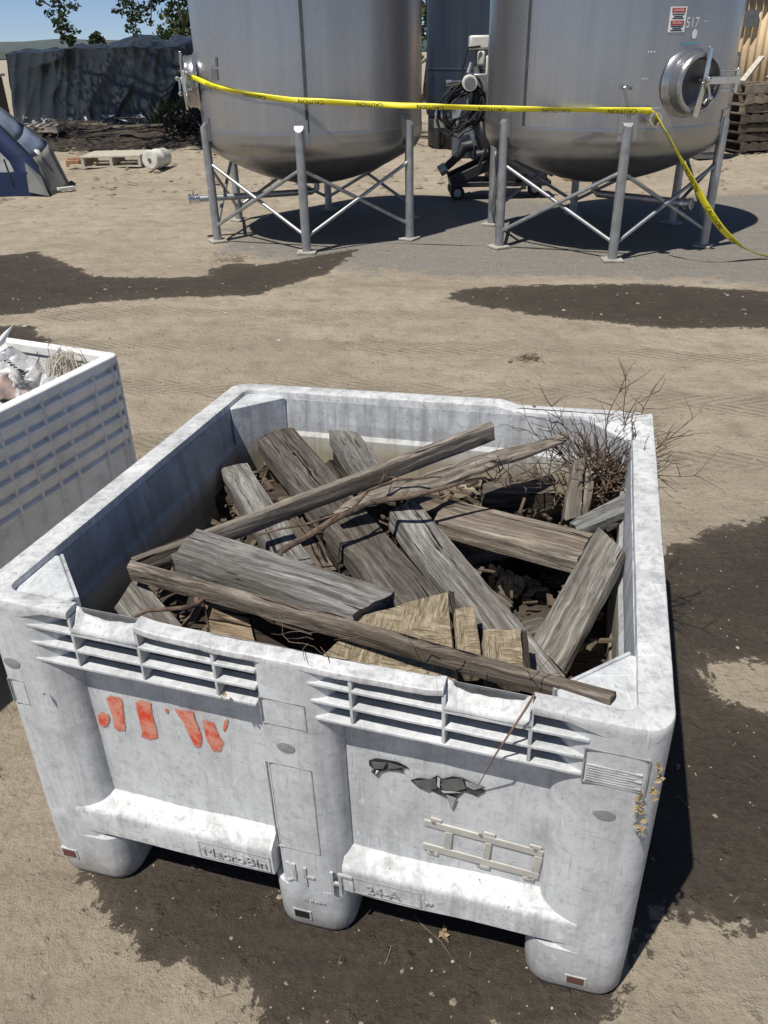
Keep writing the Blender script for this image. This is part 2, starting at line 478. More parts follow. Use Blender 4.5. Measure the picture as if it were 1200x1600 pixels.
def make_ground():
    ys = np.array([-40, -15, -6, -3, -1.8] + steps([(-1.2, 5.2, .04), (5.2, 12, .09), (12, 26, .3)], .6))
    xp = steps([(0.0, 3.4, .042), (3.4, 7, .12), (7, 18, .5)], .8)
    xs = np.array([-x for x in xp[:0:-1]] + xp)
    X, Y = np.meshgrid(xs, ys)
    wet_polys = [
        [(-60, 405), (30, 396), (60, 393), (75, 400), (100, 409), (125, 418), (150, 432), (240, 434), (325, 432), (330, 418), (370, 411), (420, 413), (480, 402), (560, 388), (520, 425), (470, 440), (400, 462), (270, 465), (180, 470), (100, 478), (30, 492), (-60, 500)],
        [(-60, 510), (25, 509), (55, 511), (62, 520), (78, 537), (70, 560), (-60, 590)],
        [(686, 461), (740, 449), (850, 445), (1000, 443), (1100, 449), (1230, 457), (1320, 466), (1372, 482), (1310, 502), (1230, 513), (1040, 513), (900, 500), (820, 490), (740, 477)],
        [(1000, 900), (1042, 858), (1080, 843), (1110, 824), (1160, 817), (1200, 802), (1262, 812), (1340, 850), (1372, 960), (1420, 1090), (1370, 1240), (1390, 1380), (1290, 1462), (1200, 1461), (1150, 1455), (1110, 1440), (1065, 1432), (1040, 1440), (1000, 1500), (945, 1572), (915, 1640), (405, 1640), (400, 1570), (385, 1548), (330, 1535), (262, 1512), (220, 1482), (180, 1440), (140, 1390), (112, 1365), (200, 1200), (700, 1000)],
    ]
    wet = np.full(X.shape, -9.0)
    for p in wet_polys: wet = np.maximum(wet, sdf(X, Y, polypts(p)))
    isl = sdf(X, Y, polypts([(1095, 1047), (1150, 1033), (1210, 1034), (1300, 1040), (1300, 1110), (1200, 1106), (1160, 1101), (1130, 1086)]))
    wet = np.minimum(wet, -isl)
    gravel = sdf(X, Y, polypts([(330, 395), (350, 352), (480, 318), (620, 300), (760, 305), (900, 318), (1090, 300), (1300, 300), (1300, 452), (1000, 442), (800, 440), (640, 432), (560, 428), (420, 412)]))
    dark = sdf(X, Y, polypts([(-200, 232), (90, 236), (180, 232), (330, 228), (340, 200), (-200, 196)]))
    Z = np.zeros(X.shape)
    for j in range(X.shape[0]):
        if ys[j] < 10.2 or ys[j] > 60: continue
        k = min(1, (ys[j] - 10.2) / 2.5)
        for i in range(X.shape[1]):
            if abs(xs[i]) < 40:
                p = (xs[i], ys[j], 0)
                Z[j, i] = k * (.05 * nz(p, .9) + .035 * nz(p, 2.6, 3) - .02)
    far = np.clip((np.hypot(X, Y) - 60) / 400, 0, 1)
    Z = Z - far * 1.5
    me = bpy.data.meshes.new('ground')
    ny, nx = X.shape
    vs = np.stack([X, Y, Z], -1).reshape(-1, 3)
    fs = [(j * nx + i, j * nx + i + 1, (j + 1) * nx + i + 1, (j + 1) * nx + i) for j in range(ny - 1) for i in range(nx - 1)]
    me.from_pydata(vs.tolist(), [], fs)
    for nm, arr in (('wet', wet), ('gravel', gravel), ('dark', dark)):
        a = me.attributes.new(nm, 'FLOAT', 'POINT'); a.data.foreach_set('value', np.clip(arr, -5, 5).astype(np.float32).ravel())
    me.shade_smooth()
    o = bpy.data.objects.new('ground', me); COL.objects.link(o)
    tag(o, 'dusty tan yard ground with wet dark patches and grey gravel', 'ground', kind='structure')
    t = NT('yard_ground'); v = t.geo()
    big = t.noise(v, .7, 5, .6); mid = t.noise(v, 5, 7, .65); fine = t.noise(v, 48, 6, .75); grit = t.noise(v, 260, 3, .7)
    sand = t.ramp(mid, [(.28, (.285, .238, .175)), (.5, (.41, .35, .264)), (.74, (.48, .417, .325))])
    sand = t.mix(t.ramp(big, [(.36, .5), (.6, 0.0)]), sand, (.26, .215, .163))
    sand = t.mix(t.ramp(fine, [(.3, .55), (.5, 0.0)]), sand, (.16, .125, .09))
    sand = t.mix(t.ramp(grit, [(.62, 0.0), (.75, .5)]), sand, (.46, .41, .335))
    # tyre tracks crossing from left to right: only a relief plus slightly darker pressed dust
    tv = t.geo(rot=(0, 0, R(6)))
    tx, ty, tz = t.sep(tv)
    trk = t.math('SINE', t.math('ADD', t.math('MULTIPLY', tx, 62.0), t.math('ADD', t.math('MULTIPLY', t.math('PINGPONG', ty, .13), 130.0), t.math('MULTIPLY', mid, 9.0))))
    wav = t.math('SINE', t.math('ADD', t.math('MULTIPLY', ty, 9.0), t.math('MULTIPLY', big, 9.0)))
    inr = t.ramp(t.math('DIVIDE', ty, 10.0), [(.24, 0.0), (.30, 1.0), (.60, 1.0), (.70, 0.0)])
    trm = t.math('MULTIPLY', t.math('MULTIPLY', inr, t.ramp(wav, [(.35, 0.0), (.7, 1.0)])), t.ramp(big, [(.4, .25), (.6, 1.0)]))
    trh = t.math('MULTIPLY', t.math('MULTIPLY', t.math('ADD', trk, 1.0), .5), trm)
    sand = t.mix(t.math('MULTIPLY', trm, .22), sand, (.20, .16, .115))
    sand = t.mix(t.math('MULTIPLY', trh, .16), sand, (.12, .095, .07))
    # gravel / worn tarmac under the tanks
    st = t.vor(v, 70); stc = t.n('ShaderNodeTexVoronoi'); t.l(v, stc.inputs['Vector']); stc.inputs['Scale'].default_value = 70
    gcol = t.mix(t.ramp(fine, [(.3, 0.0), (.7, 1.0)]), (.115, .11, .10), (.31, .295, .265))
    gcol = t.mix(t.ramp(mid, [(.38, .4), (.55, 0.0)]), gcol, (.25, .205, .155))
    gcol = t.mix(t.ramp(t.noise(v, 120, 2, .5), [(.64, 0.0), (.70, .8)]), gcol, (.5, .48, .44))
    gcol = t.mix(t.ramp(grit, [(.6, 0.0), (.72, .8)]), gcol, (.44, .42, .38))
    gm = t.math('ADD', t.math('MULTIPLY', t.attr('gravel'), 2.2), t.math('MULTIPLY', t.math('SUBTRACT', mid, .47), 2.6))
    gm = t.math('SUBTRACT', gm, t.math('MULTIPLY', t.math('SUBTRACT', big, .45), 1.2))
    gmask = t.ramp(gm, [(.0, 0.0), (.55, .92)])
    col = t.mix(gmask, sand, gcol)
    # dark litter soil below the tarp, the tree's shade put into it too
    dm = t.ramp(t.math('ADD', t.attr('dark'), t.math('MULTIPLY', t.math('SUBTRACT', mid, .5), 3.0)), [(.0, 0.0), (.9, .85)])
    col = t.mix(dm, col, t.ramp(fine, [(.3, (.035, .028, .02)), (.7, (.11, .085, .06))]))
    # wet
    wm = t.math('ADD', t.attr('wet'), t.math('ADD', t.math('MULTIPLY', t.math('SUBTRACT', t.noise(v, 9, 6, .7, .8), .5), .26), t.math('MULTIPLY', t.math('SUBTRACT', fine, .5), .09)))
    wmask = t.ramp(wm, [(.0, 0.0), (.008, .85), (.05, .96), (.3, 1.0)])
    wcol = t.ramp(fine, [(.3, (.043, .034, .025)), (.55, (.078, .063, .047)), (.75, (.12, .10, .076))])
    wcol = t.mix(t.ramp(mid, [(.4, .5), (.62, 0.0)]), wcol, (.046, .038, .031))
    wcol = t.mix(t.ramp(grit, [(.69, 0.0), (.74, .75)]), wcol, (.30, .275, .235))
    col = t.mix(wmask, col, wcol)
    t.set(Base_Color=col, Roughness=t.mix(wmask, .93, .72))
    t.b.inputs['Specular IOR Level'].default_value = .22
    h = t.math('ADD', t.math('MULTIPLY', fine, .55), t.math('ADD', t.math('MULTIPLY', mid, 1.1), t.math('MULTIPLY', grit, .12)))
    h = t.math('ADD', h, t.math('MULTIPLY', trh, .34))
    dents = t.vor(v, 11, 'SMOOTH_F1')
    h = t.math('ADD', h, t.math('MULTIPLY', dents, .45))
    clod = t.ramp(t.noise(v, 17, 4, .55), [(.60, 0.0), (.72, 1.0)])
    h = t.math('ADD', h, t.math('MULTIPLY', clod, .35))
    ruts = t.noise(t.geo(scale=(.55, 2.6, 1)), 1.6, 4, .55)
    h = t.math('ADD', h, t.math('MULTIPLY', ruts, 1.6))
    t.bump(h, .9, .034)
    me.materials.append(t.m)
make_ground()

def make_hills():
    for k, (D, h0, amp, nm) in enumerate(((1500, 12, 9, 'near'), (3600, 42, 26, 'far'))):
        m = MB()
        xs = [(-2.2 + 4.4 * i / 220) * D for i in range(221)]
        def ridge(x): return h0 + amp * nz((x / D * 5, k * 9, 0), 1, k) + amp * .45 * nz((x / D * 19, k * 5, 0), 1, k + 2) + amp * .09 * nz((x / D * 190, 1, 0), 1, k)
        rows = []
        for j, (dy, s) in enumerate(((-.25, -.02), (-.12, .45), (-.04, .86), (0, 1.0), (.1, .6), (.25, -.05))):
            rows.append([Vector((x, D * (1 + dy), max(-3, ridge(x) * s + (amp * .12 * nz((x / D * 40, j, 3)) if 0 < j < 5 else 0)))) for x in xs])
        n = len(xs)
        m.add([v for r in rows for v in r], [(j * n + i, j * n + i + 1, (j + 1) * n + i + 1, (j + 1) * n + i) for j in range(len(rows) - 1) for i in range(n - 1)])
        t = NT('forest_hill'); g = t.noise(t.geo(), .03, 6, .7)
        t.set(Base_Color=t.ramp(g, [(.3, (.02, .032, .02)), (.7, (.05, .066, .04))]), Roughness=.95)
        o = m.build('hills', t.m, smooth='all')
        tag(o, ('forested hills on the horizon left of the tanks', 'distant blue hills behind the nearer wooded ridge')[k], 'hills', kind='structure')
make_hills()

# ------------------------------------------------------------------ big white bin
KC = dict(bfl=(-.763, 1.123, 0), bfr=(.425, .815, 0), bbl=(-.458, 2.231, 0), bbr=(.717, 1.905, 0),
          tfl=(-.763, 1.137, .763), tfr=(.409, .794, .740), tbl=(-.457, 2.228, .727), tbr=(.716, 1.915, .754))
KC = {k: Vector(v) for k, v in KC.items()}
BW, BD, BH = 1.22, 1.15, .748
def bw(p):
    s, t, h = p[0] / BW, p[1] / BD, p[2] / BH
    lo = (KC['bfl'] * (1 - s) + KC['bfr'] * s) * (1 - t) + (KC['bbl'] * (1 - s) + KC['bbr'] * s) * t
    hi = (KC['tfl'] * (1 - s) + KC['tfr'] * s) * (1 - t) + (KC['tbl'] * (1 - s) + KC['tbr'] * s) * t
    return lo * (1 - h) + hi * h
def buw(px, py, v):
    """(u, w) on the bin's plane v = const, seen at photograph pixel px, py"""
    d = ray(px, py)
    x = np.array([.6, .4, 1.6])
    for _ in range(15):
        f = lambda a, b: np.array(bw((a, v, b)))
        e = f(x[0], x[1]) - np.array(CAM + d * x[2])
        J = np.stack([(f(x[0] + 1e-4, x[1]) - f(x[0], x[1])) / 1e-4, (f(x[0], x[1] + 1e-4) - f(x[0], x[1])) / 1e-4, -np.array(d)], 1)
        x = x - np.linalg.solve(J, e)
    return x[0], x[1]
def arc(cx, cy, r, a0, a1, n=6):
    return [(cx + r * math.cos(R(a0 + (a1 - a0) * i / n)), cy + r * math.sin(R(a0 + (a1 - a0) * i / n))) for i in range(n + 1)]

TORN = ([(0, [(581, 1189), (604, 1191), (599, 1200), (584, 1200)]), (0, [(607, 1191), (631, 1198), (616, 1201), (607, 1199)]), (1, [(588, 1203), (592, 1204), (587, 1209)])],
        [(0, [(647, 1219), (681, 1215), (683, 1231), (667, 1234), (652, 1227)]), (1, [(684, 1212), (688, 1216), (687, 1231), (683, 1227)]), (0, [(690, 1218), (722, 1216), (728, 1231), (708, 1237), (692, 1232)]),
         (2, [(727, 1219), (755, 1229), (741, 1234), (729, 1228)]), (2, [(698, 1241), (713, 1245), (706, 1264)]), (1, [(690, 1234), (720, 1237), (716, 1239), (694, 1237)])])
def make_bin():
    root = thing('plastic_bin', 'large weathered white plastic bin filled with old timbers, red letters on its front', 'bin', bw((.61, .57, 0)))
    def B(m, name, mat=M_BIN, par=None, **kw): return m.map(bw).build(name, mat, par or root, **kw)
    # --- posts: four corners, centre front, centre of the other sides
    pw, ph = .172, .7335
    fl = arc(.05, .05, .05, 180, 270) + arc(pw - .05, .05, .05, 270, 360)[1:] + [(pw, .062), (.062, pw)] + arc(.05, pw - .05, .05, 0, 180)[5:]
    EL = [(pw - .085 + .085 * math.cos(R(a)), .048 + .048 * math.sin(R(a))) for a in range(-90, 1, 10)]
    fl = arc(.05, .05, .05, 180, 270) + EL + [(pw + .004, .064), (.064, pw + .004)] + arc(.048, pw - .048, .048, 90, 180)
    rr = lambda pts, fx, fy: [(BW - x if fx else x, BD - y if fy else y) for x, y in (pts[::-1] if fx != fy else pts)]
    for fx, fy in ((0, 0), (1, 0), (0, 1), (1, 1)):
        m = MB(); poly = rr(fl, fx, fy)
        zs = [.13, .25, .45, .62, .69, ph]
        for a, b in zip(zs[:-1], zs[1:]): pass
        m.prism(poly, .128, ph)
        B(m, 'corner_post', smooth=True, bevel=.004)
    cpl = [(.541 + .03 - .03 * math.cos(R(a)), .045 - .045 * math.sin(R(a))) for a in range(0, 91, 15)] + [(.692 - .06 + .06 * math.cos(R(a)), .048 + .048 * math.sin(R(a))) for a in range(-90, 1, 10)] + [(.692, .05), (.541, .05)]
    cpm = MB().prism(cpl, .128, .614); cpm.merge(MB().prism([(x, min(y, .031)) for x, y in cpl if y < .049] , .6142, .7335)); B(cpm, 'centre_post', bevel=.003)
    B(MB().prism([(x, BD - y) for x, y in cpl[::-1]], .128, .724), 'centre_post', bevel=.004)
    for fx in (0, 1):
        poly = [(.0, .51), (.05, .51), (.05, .65), (.0, .65)]
        if fx: poly = [(BW - x, y) for x, y in poly[::-1]]
        B(MB().prism(poly, .128, .724), 'centre_post', bevel=.012)
    # --- walls
    def wall_front(flip):
        f = (lambda p: (p[0], BD - p[1], p[2])) if flip else (lambda p: p)
        for u0, u1 in ((.165, .55), (.685, 1.075)):
            m = MB().grid(lambda a, b: (u0 + (u1 - u0) * a, .044 - .004 * math.sin(a * 3.14) * math.sin(b * 3.14) + .0015 * nz((a * 3, b * 3, u0)), .21 + .415 * b), 16, 10)
            m.map(f); B(m, 'wall_panel', smooth='all', solid=.006)
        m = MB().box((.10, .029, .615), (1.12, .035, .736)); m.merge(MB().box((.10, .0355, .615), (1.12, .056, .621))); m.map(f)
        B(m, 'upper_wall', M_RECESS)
        for u0, u1 in ((.10, .535), (.68, 1.12)):
            # bottom beam with sloping shoulder
            prof = [(.047, .268), (.043, .259), (.037, .2545), (.005, .2345), (.0012, .2305), (.0, .223), (.0012, .162), (.006, .157), (.06, .157), (.06, .268)]
            m = MB()
            for i in range(13):
                pass
            nseg = 14
            vs = []
            for i in range(nseg + 1):
                u = u0 + (u1 - u0) * i / nseg
                for (v, w_) in prof: vs.append((u, v + .0016 * nz((u * 6, v * 9, w_ * 9)), w_ + .0022 * nz((u * 7, 5, w_ * 4))))
            k = len(prof)
            fs = [(i * k + j, (i + 1) * k + j, (i + 1) * k + (j + 1) % k, i * k + (j + 1) % k) for i in range(nseg) for j in range(k)]
            fs += [tuple(range(k)), tuple(range(nseg * k, nseg * k + k))[::-1]]
            m.add(vs, fs); m.map(f); B(m, 'bottom_beam', M_BINTOP if not flip else M_BIN, smooth=True)
    wall_front(False); wall_front(True)
    for fx in (0, 1):
        f = (lambda p: (BW - p[0], p[1], p[2])) if fx else (lambda p: p)
        m = MB().box((.044, .12, .14), (.052, BD - .12, .73)); m.map(f); B(m, 'wall_panel')
        m = MB()
        for vv in [.17 + i * .095 for i in range(9)]: m.box((.004, vv, .30), (.046, vv + .012, .70))
        for ww in (.3, .43, .56, .69): m.box((.008, .15, ww), (.046, BD - .15, ww + .012))
        m.map(f); B(m, 'side_rib')
        m = MB().box((.0, .165, .142), (.05, BD - .165, .27)); m.map(f); B(m, 'bottom_beam', bevel=.015)
    # inner liner: stepped inside faces, water-stained
    def liner(a, b, nrm, bulge=.004, prof=None, mat=None):
        a, b, nrm = Vector(a), Vector(b), Vector(nrm)
        prof = prof or [(.003, .728), (.005, .66), (.005, .625), (.013, .612), (.014, .50), (.019, .49), (.022, .15)]
        m = MB(); n = 20; vs = []
        for i in range(n + 1):
            p = a.lerp(b, i / n)
            for d, w_ in prof:
                dd = d + bulge * math.sin(math.pi * i / n) * (1 if w_ < .7 else .2) + .0015 * nz((i * .4, w_ * 8, a.x))
                vs.append((p.x + nrm.x * dd, p.y + nrm.y * dd, w_))
        k = len(prof)
        m.add(vs, [(i * k + j, i * k + j + 1, (i + 1) * k + j + 1, (i + 1) * k + j) for i in range(n) for j in range(k - 1)])
        B(m, 'inner_wall', mat or M_LINER, solid=.002)
    liner((.10, .0355, 0), (BW - .10, .0355, 0), (0, 1, 0), .001, [(.0, .735), (.001, .64), (.003, .625), (.028, .612), (.03, .50), (.038, .49), (.042, .15)])
    liner((.13, BD - .056, 0), (BW - .13, BD - .056, 0), (0, -1, 0))
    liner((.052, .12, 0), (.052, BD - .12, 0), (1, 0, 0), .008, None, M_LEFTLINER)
    liner((BW - .052, .12, 0), (BW - .052, BD - .12, 0), (-1, 0, 0), .006)
    for fx, fy in ((0, 0), (1, 0), (0, 1), (1, 1)):
        q = [(.178, .062), (.182, .066), (.066, .182), (.062, .178)]
        m = MB().prism(rr(q, fx, fy), .14, .7325); B(m, 'corner_liner', M_LINER)
    B(MB().box((.05, .05, .118), (BW - .05, BD - .05, .142)), 'floor_panel', M_SOIL)  # dark colour here stands in for the black shade between the timbers
    # --- rim: path with a gap in the broken front lip
    rw = .055
    def ring(r, inset):
        x0, y0, x1, y1 = inset, (.036 if inset else 0), BW - inset, BD - inset
        return [arc(x0 + r, y0 + r, r, 270, 180), arc(x0 + r, y1 - r, r, 180, 90), arc(x1 - r, y1 - r, r, 90, 0), arc(x1 - r, y0 + r, r, 0, -90)]
    outer, inner = ring(.05, 0), ring(.022, rw)
    def lin(a, b, n): return [(a[0] + (b[0] - a[0]) * i / n, a[1] + (b[1] - a[1]) * i / n) for i in range(1, n)]
    def path(cs, v, brk0, brk1, ilip):
        pts = [(brk0, v)] + lin((brk0, v), cs[0][0], 3) + cs[0]
        pts += lin(cs[0][-1], cs[1][0], 22) + cs[1]
        pts += lin(cs[1][-1], cs[2][0], 22) + cs[2] + lin(cs[2][-1], cs[3][0], 22) + cs[3] + lin(cs[3][-1], (brk1, v), 3) + [(brk1, v)]
        return pts
    po, pi_ = path(outer, 0, .203, 1.012, 0), path(inner, .036, .203, 1.012, 0)
    m = MB(); vs = []
    n = len(po)
    for i in range(n):
        (ox, oy), (ix, iy) = po[i], pi_[i]
        q = .0012 * nz((ox * 7, oy * 7, 1)) + .0007 * nz((ox * 40, oy * 40, 2))
        dr = .030 - .016 * max(0, 1 - abs(oy) / .02) * (.12 < ox < 1.11)
        front = oy < .02 and .06 < ox < 1.16
        top = BH
        if oy > BD - .03 and ox > .86: top = BH - .013      # chipped back lip
        e = .0045
        dx, dy = ix - ox, iy - oy
        L = math.hypot(dx, dy); dx, dy = dx / L, dy / L
        sec = [(0, top - dr), (-.0005, top - dr * .6), (0, top - e), (e * .35, top - e * .3), (e * 1.3, top), (L * .5, top + .001), (L - e * 1.3, top), (L - e * .3, top - e * .4), (L, top - e * 1.5), (L, top - (.03 if dr > .02 else .016)), (L * .75, top - (.031 if dr > .02 else .015))]
        for d, h in sec: vs.append((ox + dx * (d + q), oy + dy * (d + q), h + q))
    k = len(sec)
    m.add(vs, [(i * k + j, (i + 1) * k + j, (i + 1) * k + (j + 1) % k, i * k + (j + 1) % k) for i in range(n - 1) for j in range(k)])
    m.f += [tuple(range(k)), tuple(range((n - 1) * k, n * k))]
    B(m, 'rim', M_BINTOP, smooth=True)
    # front lip between the breaks
    m = MB(); vs = []; n = 40
    for i in range(n + 1):
        u = .335 + (.876 - .335) * i / n
        q = .0014 * nz((u * 9, 3, 1)) + .0010 * nz((u * 45, 1, 2))
        sag = -.004 * math.sin((u - .335) / .54 * math.pi)
        for d, h in [(.0, BH - .013), (-.0005, BH - .008), (.0003, BH - .002), (.0025, BH), (.018, BH + .0006), (.031, BH), (.033, BH - .003), (.034, BH - .016)]:
            vs.append((u, d + q, h + sag + q - .006 * min(1, (u - .335) / .03, (.876 - u) / .03)))
    m.add(vs, [(i * 8 + j, (i + 1) * 8 + j, (i + 1) * 8 + (j + 1) % 8, i * 8 + (j + 1) % 8) for i in range(n) for j in range(8)])
    m.f += [tuple(range(8)), tuple(range(n * 8, n * 8 + 8))]
    B(m, 'front_lip', M_BINTOP, smooth=True)
    # torn remnants in the two gaps: ragged upright sliver of the wall, slanting outwards
    for (u0, u1) in ((.203, .335), (.876, 1.012)):
        m = MB()
        def fn(a, b):
            u = u0 + (u1 - u0) * a
            top = .733 + .004 * nz((u * 40, 0, 0)) - .010 * math.sin(a * math.pi) + (.008 if a < .08 or a > .92 else 0)
            return (u, .002 + .030 * b, .704 + (top - .704) * (b ** .8))
        m.grid(fn, 20, 5); B(m, 'torn_lip_edge', M_BINTOP, smooth='all', solid=.005)
    # --- grille fins under the lip
    for (u0, u1, ribs) in ((.095, .555, (.203, .335, .478)), (.645, 1.10, (.722, .876, 1.012))):
        m = MB()
        for wv, ex in ((.700, .0), (.662, .006), (.624, .012)):
            a, b = u0 + ex, u1 - ex * .5
            vs = []
            pr = [(a, .030), (a + .008, .020), (a + .04, .001), (b - .04, .001), (b - .008, .020), (b, .046)]
            pts = [(a + (b - a) * i / 16, .0012 + .0012 * nz((a + i * .7, wv * 30, 0))) for i in range(17)] + [(b, .031), (a, .031)]
            m.prism(pts, wv - .0035, wv + .0035)
        for r in ribs:
            m.prism([(r - .003, .0015), (r + .003, .0015), (r + .003, .031), (r - .003, .031)], .6285, .7345)
        B(m, 'lip_grille', M_BIN, bevel=.0012, seg=1)
    # --- feet
    def foot(x0, x1, y0, y1, par=root, hole=True, ru=.05):
        poly = arc(x0 + ru, y0 + ru, ru, 180, 270) + arc(x1 - ru, y0 + ru, ru, 270, 360) + arc(x1 - ru, y1 - ru, ru, 0, 90) + arc(x0 + ru, y1 - ru, ru, 90, 180)
        m = MB(); cx, cy = (x0 + x1) / 2, (y0 + y1) / 2
        n = len(poly); vs = []
        lv = [(.142, 1.0), (.06, .985), (.022, .975), (.008, .93), (.0005, .86)]
        for z, s in lv:
            vs += [(cx + (x - cx) * s, cy + (y - cy) * s, z) for x, y in poly]
        fs = [(a * n + i, a * n + (i + 1) % n, (a + 1) * n + (i + 1) % n, (a + 1) * n + i) for a in range(len(lv) - 1) for i in range(n)]
        fs += [tuple(range((len(lv) - 1) * n, len(lv) * n)), tuple(range(n))]
        m.add(vs, fs)
        return B(m, 'foot', smooth=True)
    feet = {}
    for i, (x0, x1) in enumerate(((.0, .19), (.522, .69), (1.03, 1.22))):
        for j, (y0, y1) in enumerate(((.0, .19), (.48, .67), (.96, 1.15))):
            feet[i, j] = foot(x0, x1, y0, y1)
    for (i, u, w_, mat) in ((0, .047, .068, M_RUST), (1, .585, .052, M_BLACKINK), (2, 1.131, .050, M_RUST)):
        m = MB(); fw_ = .016
        m.box((u - fw_, -.0005, w_ - .011), (u + fw_, .006, w_ + .011))
        # raised surround
        o = B(m, 'drain_slot', mat, feet[i, 0])
        m = MB()
        for a, b, c, d in ((u - fw_ - .004, u + fw_ + .004, w_ + .011, w_ + .014), (u - fw_ - .004, u + fw_ + .004, w_ - .014, w_ - .011), (u - fw_ - .004, u - fw_, w_ - .011, w_ + .011), (u + fw_, u + fw_ + .004, w_ - .011, w_ + .011)):
            m.box((a, -.0004, c), (b, .006, d))
        B(m, 'slot_surround', M_BIN, feet[i, 0])
    # --- raised outlines, ovals
    def outline(u0, u1, w0, w1, v=-.0006, wd=.0019):
        m = MB()
        m.box((u0, v, w0), (u1, v + .004, w0 + wd)); m.box((u0, v, w1 - wd), (u1, v + .004, w1))
        m.box((u0, v, w0 + wd), (u0 + wd, v + .004, w1 - wd)); m.box((u1 - wd, v, w0 + wd), (u1, v + .004, w1 - wd))
        return m
    for a in ((.556, .640, .588, .648), (.552, .640, .258, .492), (1.094, 1.190, .612, .688), (.028, .066, .50, .56)):
        B(outline(*a), 'moulded_outline', M_GROOVE)
    m = MB()
    for i in range(7): m.box((1.10, -.001, .618 + i * .0055), (1.182 - .01 * (i % 3), .002, .6205 + i * .0055))
    B(m, 'moulded_lines', M_LETTER)
    for u, w_ in ((.596, .538), (1.137, .545), (.052, .602)):
        m = MB(); n = 24
        vs = [(u, -.002, w_)] + [(u + .0165 * math.cos(2 * math.pi * i / n), -.0015, w_ + .012 * math.sin(2 * math.pi * i / n)) for i in range(n)] + [(u + .019 * math.cos(2 * math.pi * i / n), .001, w_ + .0145 * math.sin(2 * math.pi * i / n)) for i in range(n)]
        fs = [(0, 1 + i, 1 + (i + 1) % n) for i in range(n)] + [(1 + i, 1 + n + i, 1 + n + (i + 1) % n, 1 + (i + 1) % n) for i in range(n)]
        m.add(vs, fs); B(m, 'moulded_oval', M_OVAL)
    # --- moulded lettering on the beam
    def lettering(s, size, u, w_, v=-.0022, slope=0.0, mat=None, name='moulded_lettering'):
        t_ = text_flat(s, size, .0009)
        t_.map(lambda p: (u + p.x, v - p.z, w_ + p.y + slope * p.x))
        B(t_, name, mat or M_LETTER)
    lettering('MacroBin', .036, .453, .189)
    lettering('24-A', .034, .760, .189)
    lettering('PP', .016, .850, .188)
    lettering('MACROBAR', .009, .615, .108, v=-.0022)
    B(outline(.376, .530, .167, .212), 'moulded_outline', M_GROOVE)
    B(outline(.700, .835, .167, .212), 'moulded_outline', M_GROOVE)
    m = MB()
    for (u0, u1, w0, w1) in ((.600, .606, .155, .21), (.606, .622, .180, .186), (.655, .661, .150, .215), (.661, .672, .180, .186), (.672, .678, .150, .215), (.678, .70, .209, .215), (.578, .584, .165, .215)):
        m.box((u0, -.003, w0), (u1, .002, w1))
    m.add(*(lambda mm: (mm.v, mm.f))(MB().tube([(.562 + .022 * math.cos(R(a)), -.0005, .188 + .028 * math.sin(R(a))) for a in range(-85, 90, 12)], .0026, 6)))
    B(m, 'moulded_emblem', M_LETTER)
    # --- red stencil strokes on the recessed panel
    vp = .0395
    strokes = [[(152, 1118), (159, 1111), (169, 1115), (173, 1122), (168, 1134), (160, 1136), (154, 1130)],
               [(165, 1089), (171, 1085), (190, 1088), (193, 1100), (197, 1130), (196, 1142), (184, 1143), (179, 1137), (176, 1118)],
               [(211, 1095), (222, 1092), (236, 1096), (238, 1108), (244, 1130), (250, 1153), (236, 1155), (221, 1151), (224, 1146), (217, 1120)],
               [(272, 1105), (302, 1108), (306, 1122), (318, 1150), (316, 1167), (306, 1165), (296, 1146), (288, 1128)],
               [(317, 1123), (334, 1125), (340, 1140), (351, 1160), (346, 1174), (334, 1172), (324, 1155), (319, 1140)],
               [(351, 1125), (357, 1121), (356, 1133), (352, 1143), (349, 1141)],
               [(258, 1106), (262, 1105), (264, 1111), (260, 1113)]]
    m = MB()
    for s in strokes:
        pts = []
        for i in range(len(s)):
            a, b = s[i], s[(i + 1) % len(s)]
            for k in range(5):
                x, y = a[0] + (b[0] - a[0]) * k / 5, a[1] + (b[1] - a[1]) * k / 5
                pts.append((x + .6 * nz((x * .4, y * .4, 1)), y + .6 * nz((x * .4, y * .4, 5))))
        uv = [buw(x, y, vp) for x, y in pts]
        cx = sum(p[0] for p in uv) / len(uv); cy = sum(p[1] for p in uv) / len(uv)
        def pv(u, w_):
            a = (u - .165) / .385; b = (w_ - .21) / .415
            return .044 - .004 * math.sin(a * 3.14) * math.sin(b * 3.14) - .0048
        vs = [(u, pv(u, w_), w_) for u, w_ in uv] + [(cx, pv(cx, cy), cy)]
        k = len(uv)
        m.add(vs, [(i, (i + 1) % k, k) for i in range(k)])
    edge = []
    for s in strokes: edge += [0.0] * (5 * len(s)) + [1.0]
    ob = B(m, 'stencil_letters', M_REDPAINT)
    at_ = ob.data.attributes.new('edge', 'FLOAT', 'POINT'); at_.data.foreach_set('value', edge)
    # --- torn dark film patches
    for s in ([(577, 1186), (588, 1183), (606, 1187), (622, 1190), (636, 1196), (640, 1200), (628, 1200), (632, 1206), (618, 1203), (606, 1204), (594, 1204), (588, 1210), (580, 1205), (584, 1201), (577, 1196)],
              [(641, 1219), (654, 1214), (672, 1216), (684, 1210), (690, 1216), (708, 1211), (722, 1214), (740, 1221), (760, 1228), (752, 1231), (759, 1237), (745, 1240), (752, 1246), (738, 1238), (725, 1236), (712, 1246), (705, 1262), (699, 1243), (688, 1241), (672, 1233), (655, 1230)]):
        vv = .036
        uv = [buw(x, y, vv) for x, y in s]
        m = MB(); k = len(uv)
        cx = sum(p[0] for p in uv) / k; cy = sum(p[1] for p in uv) / k
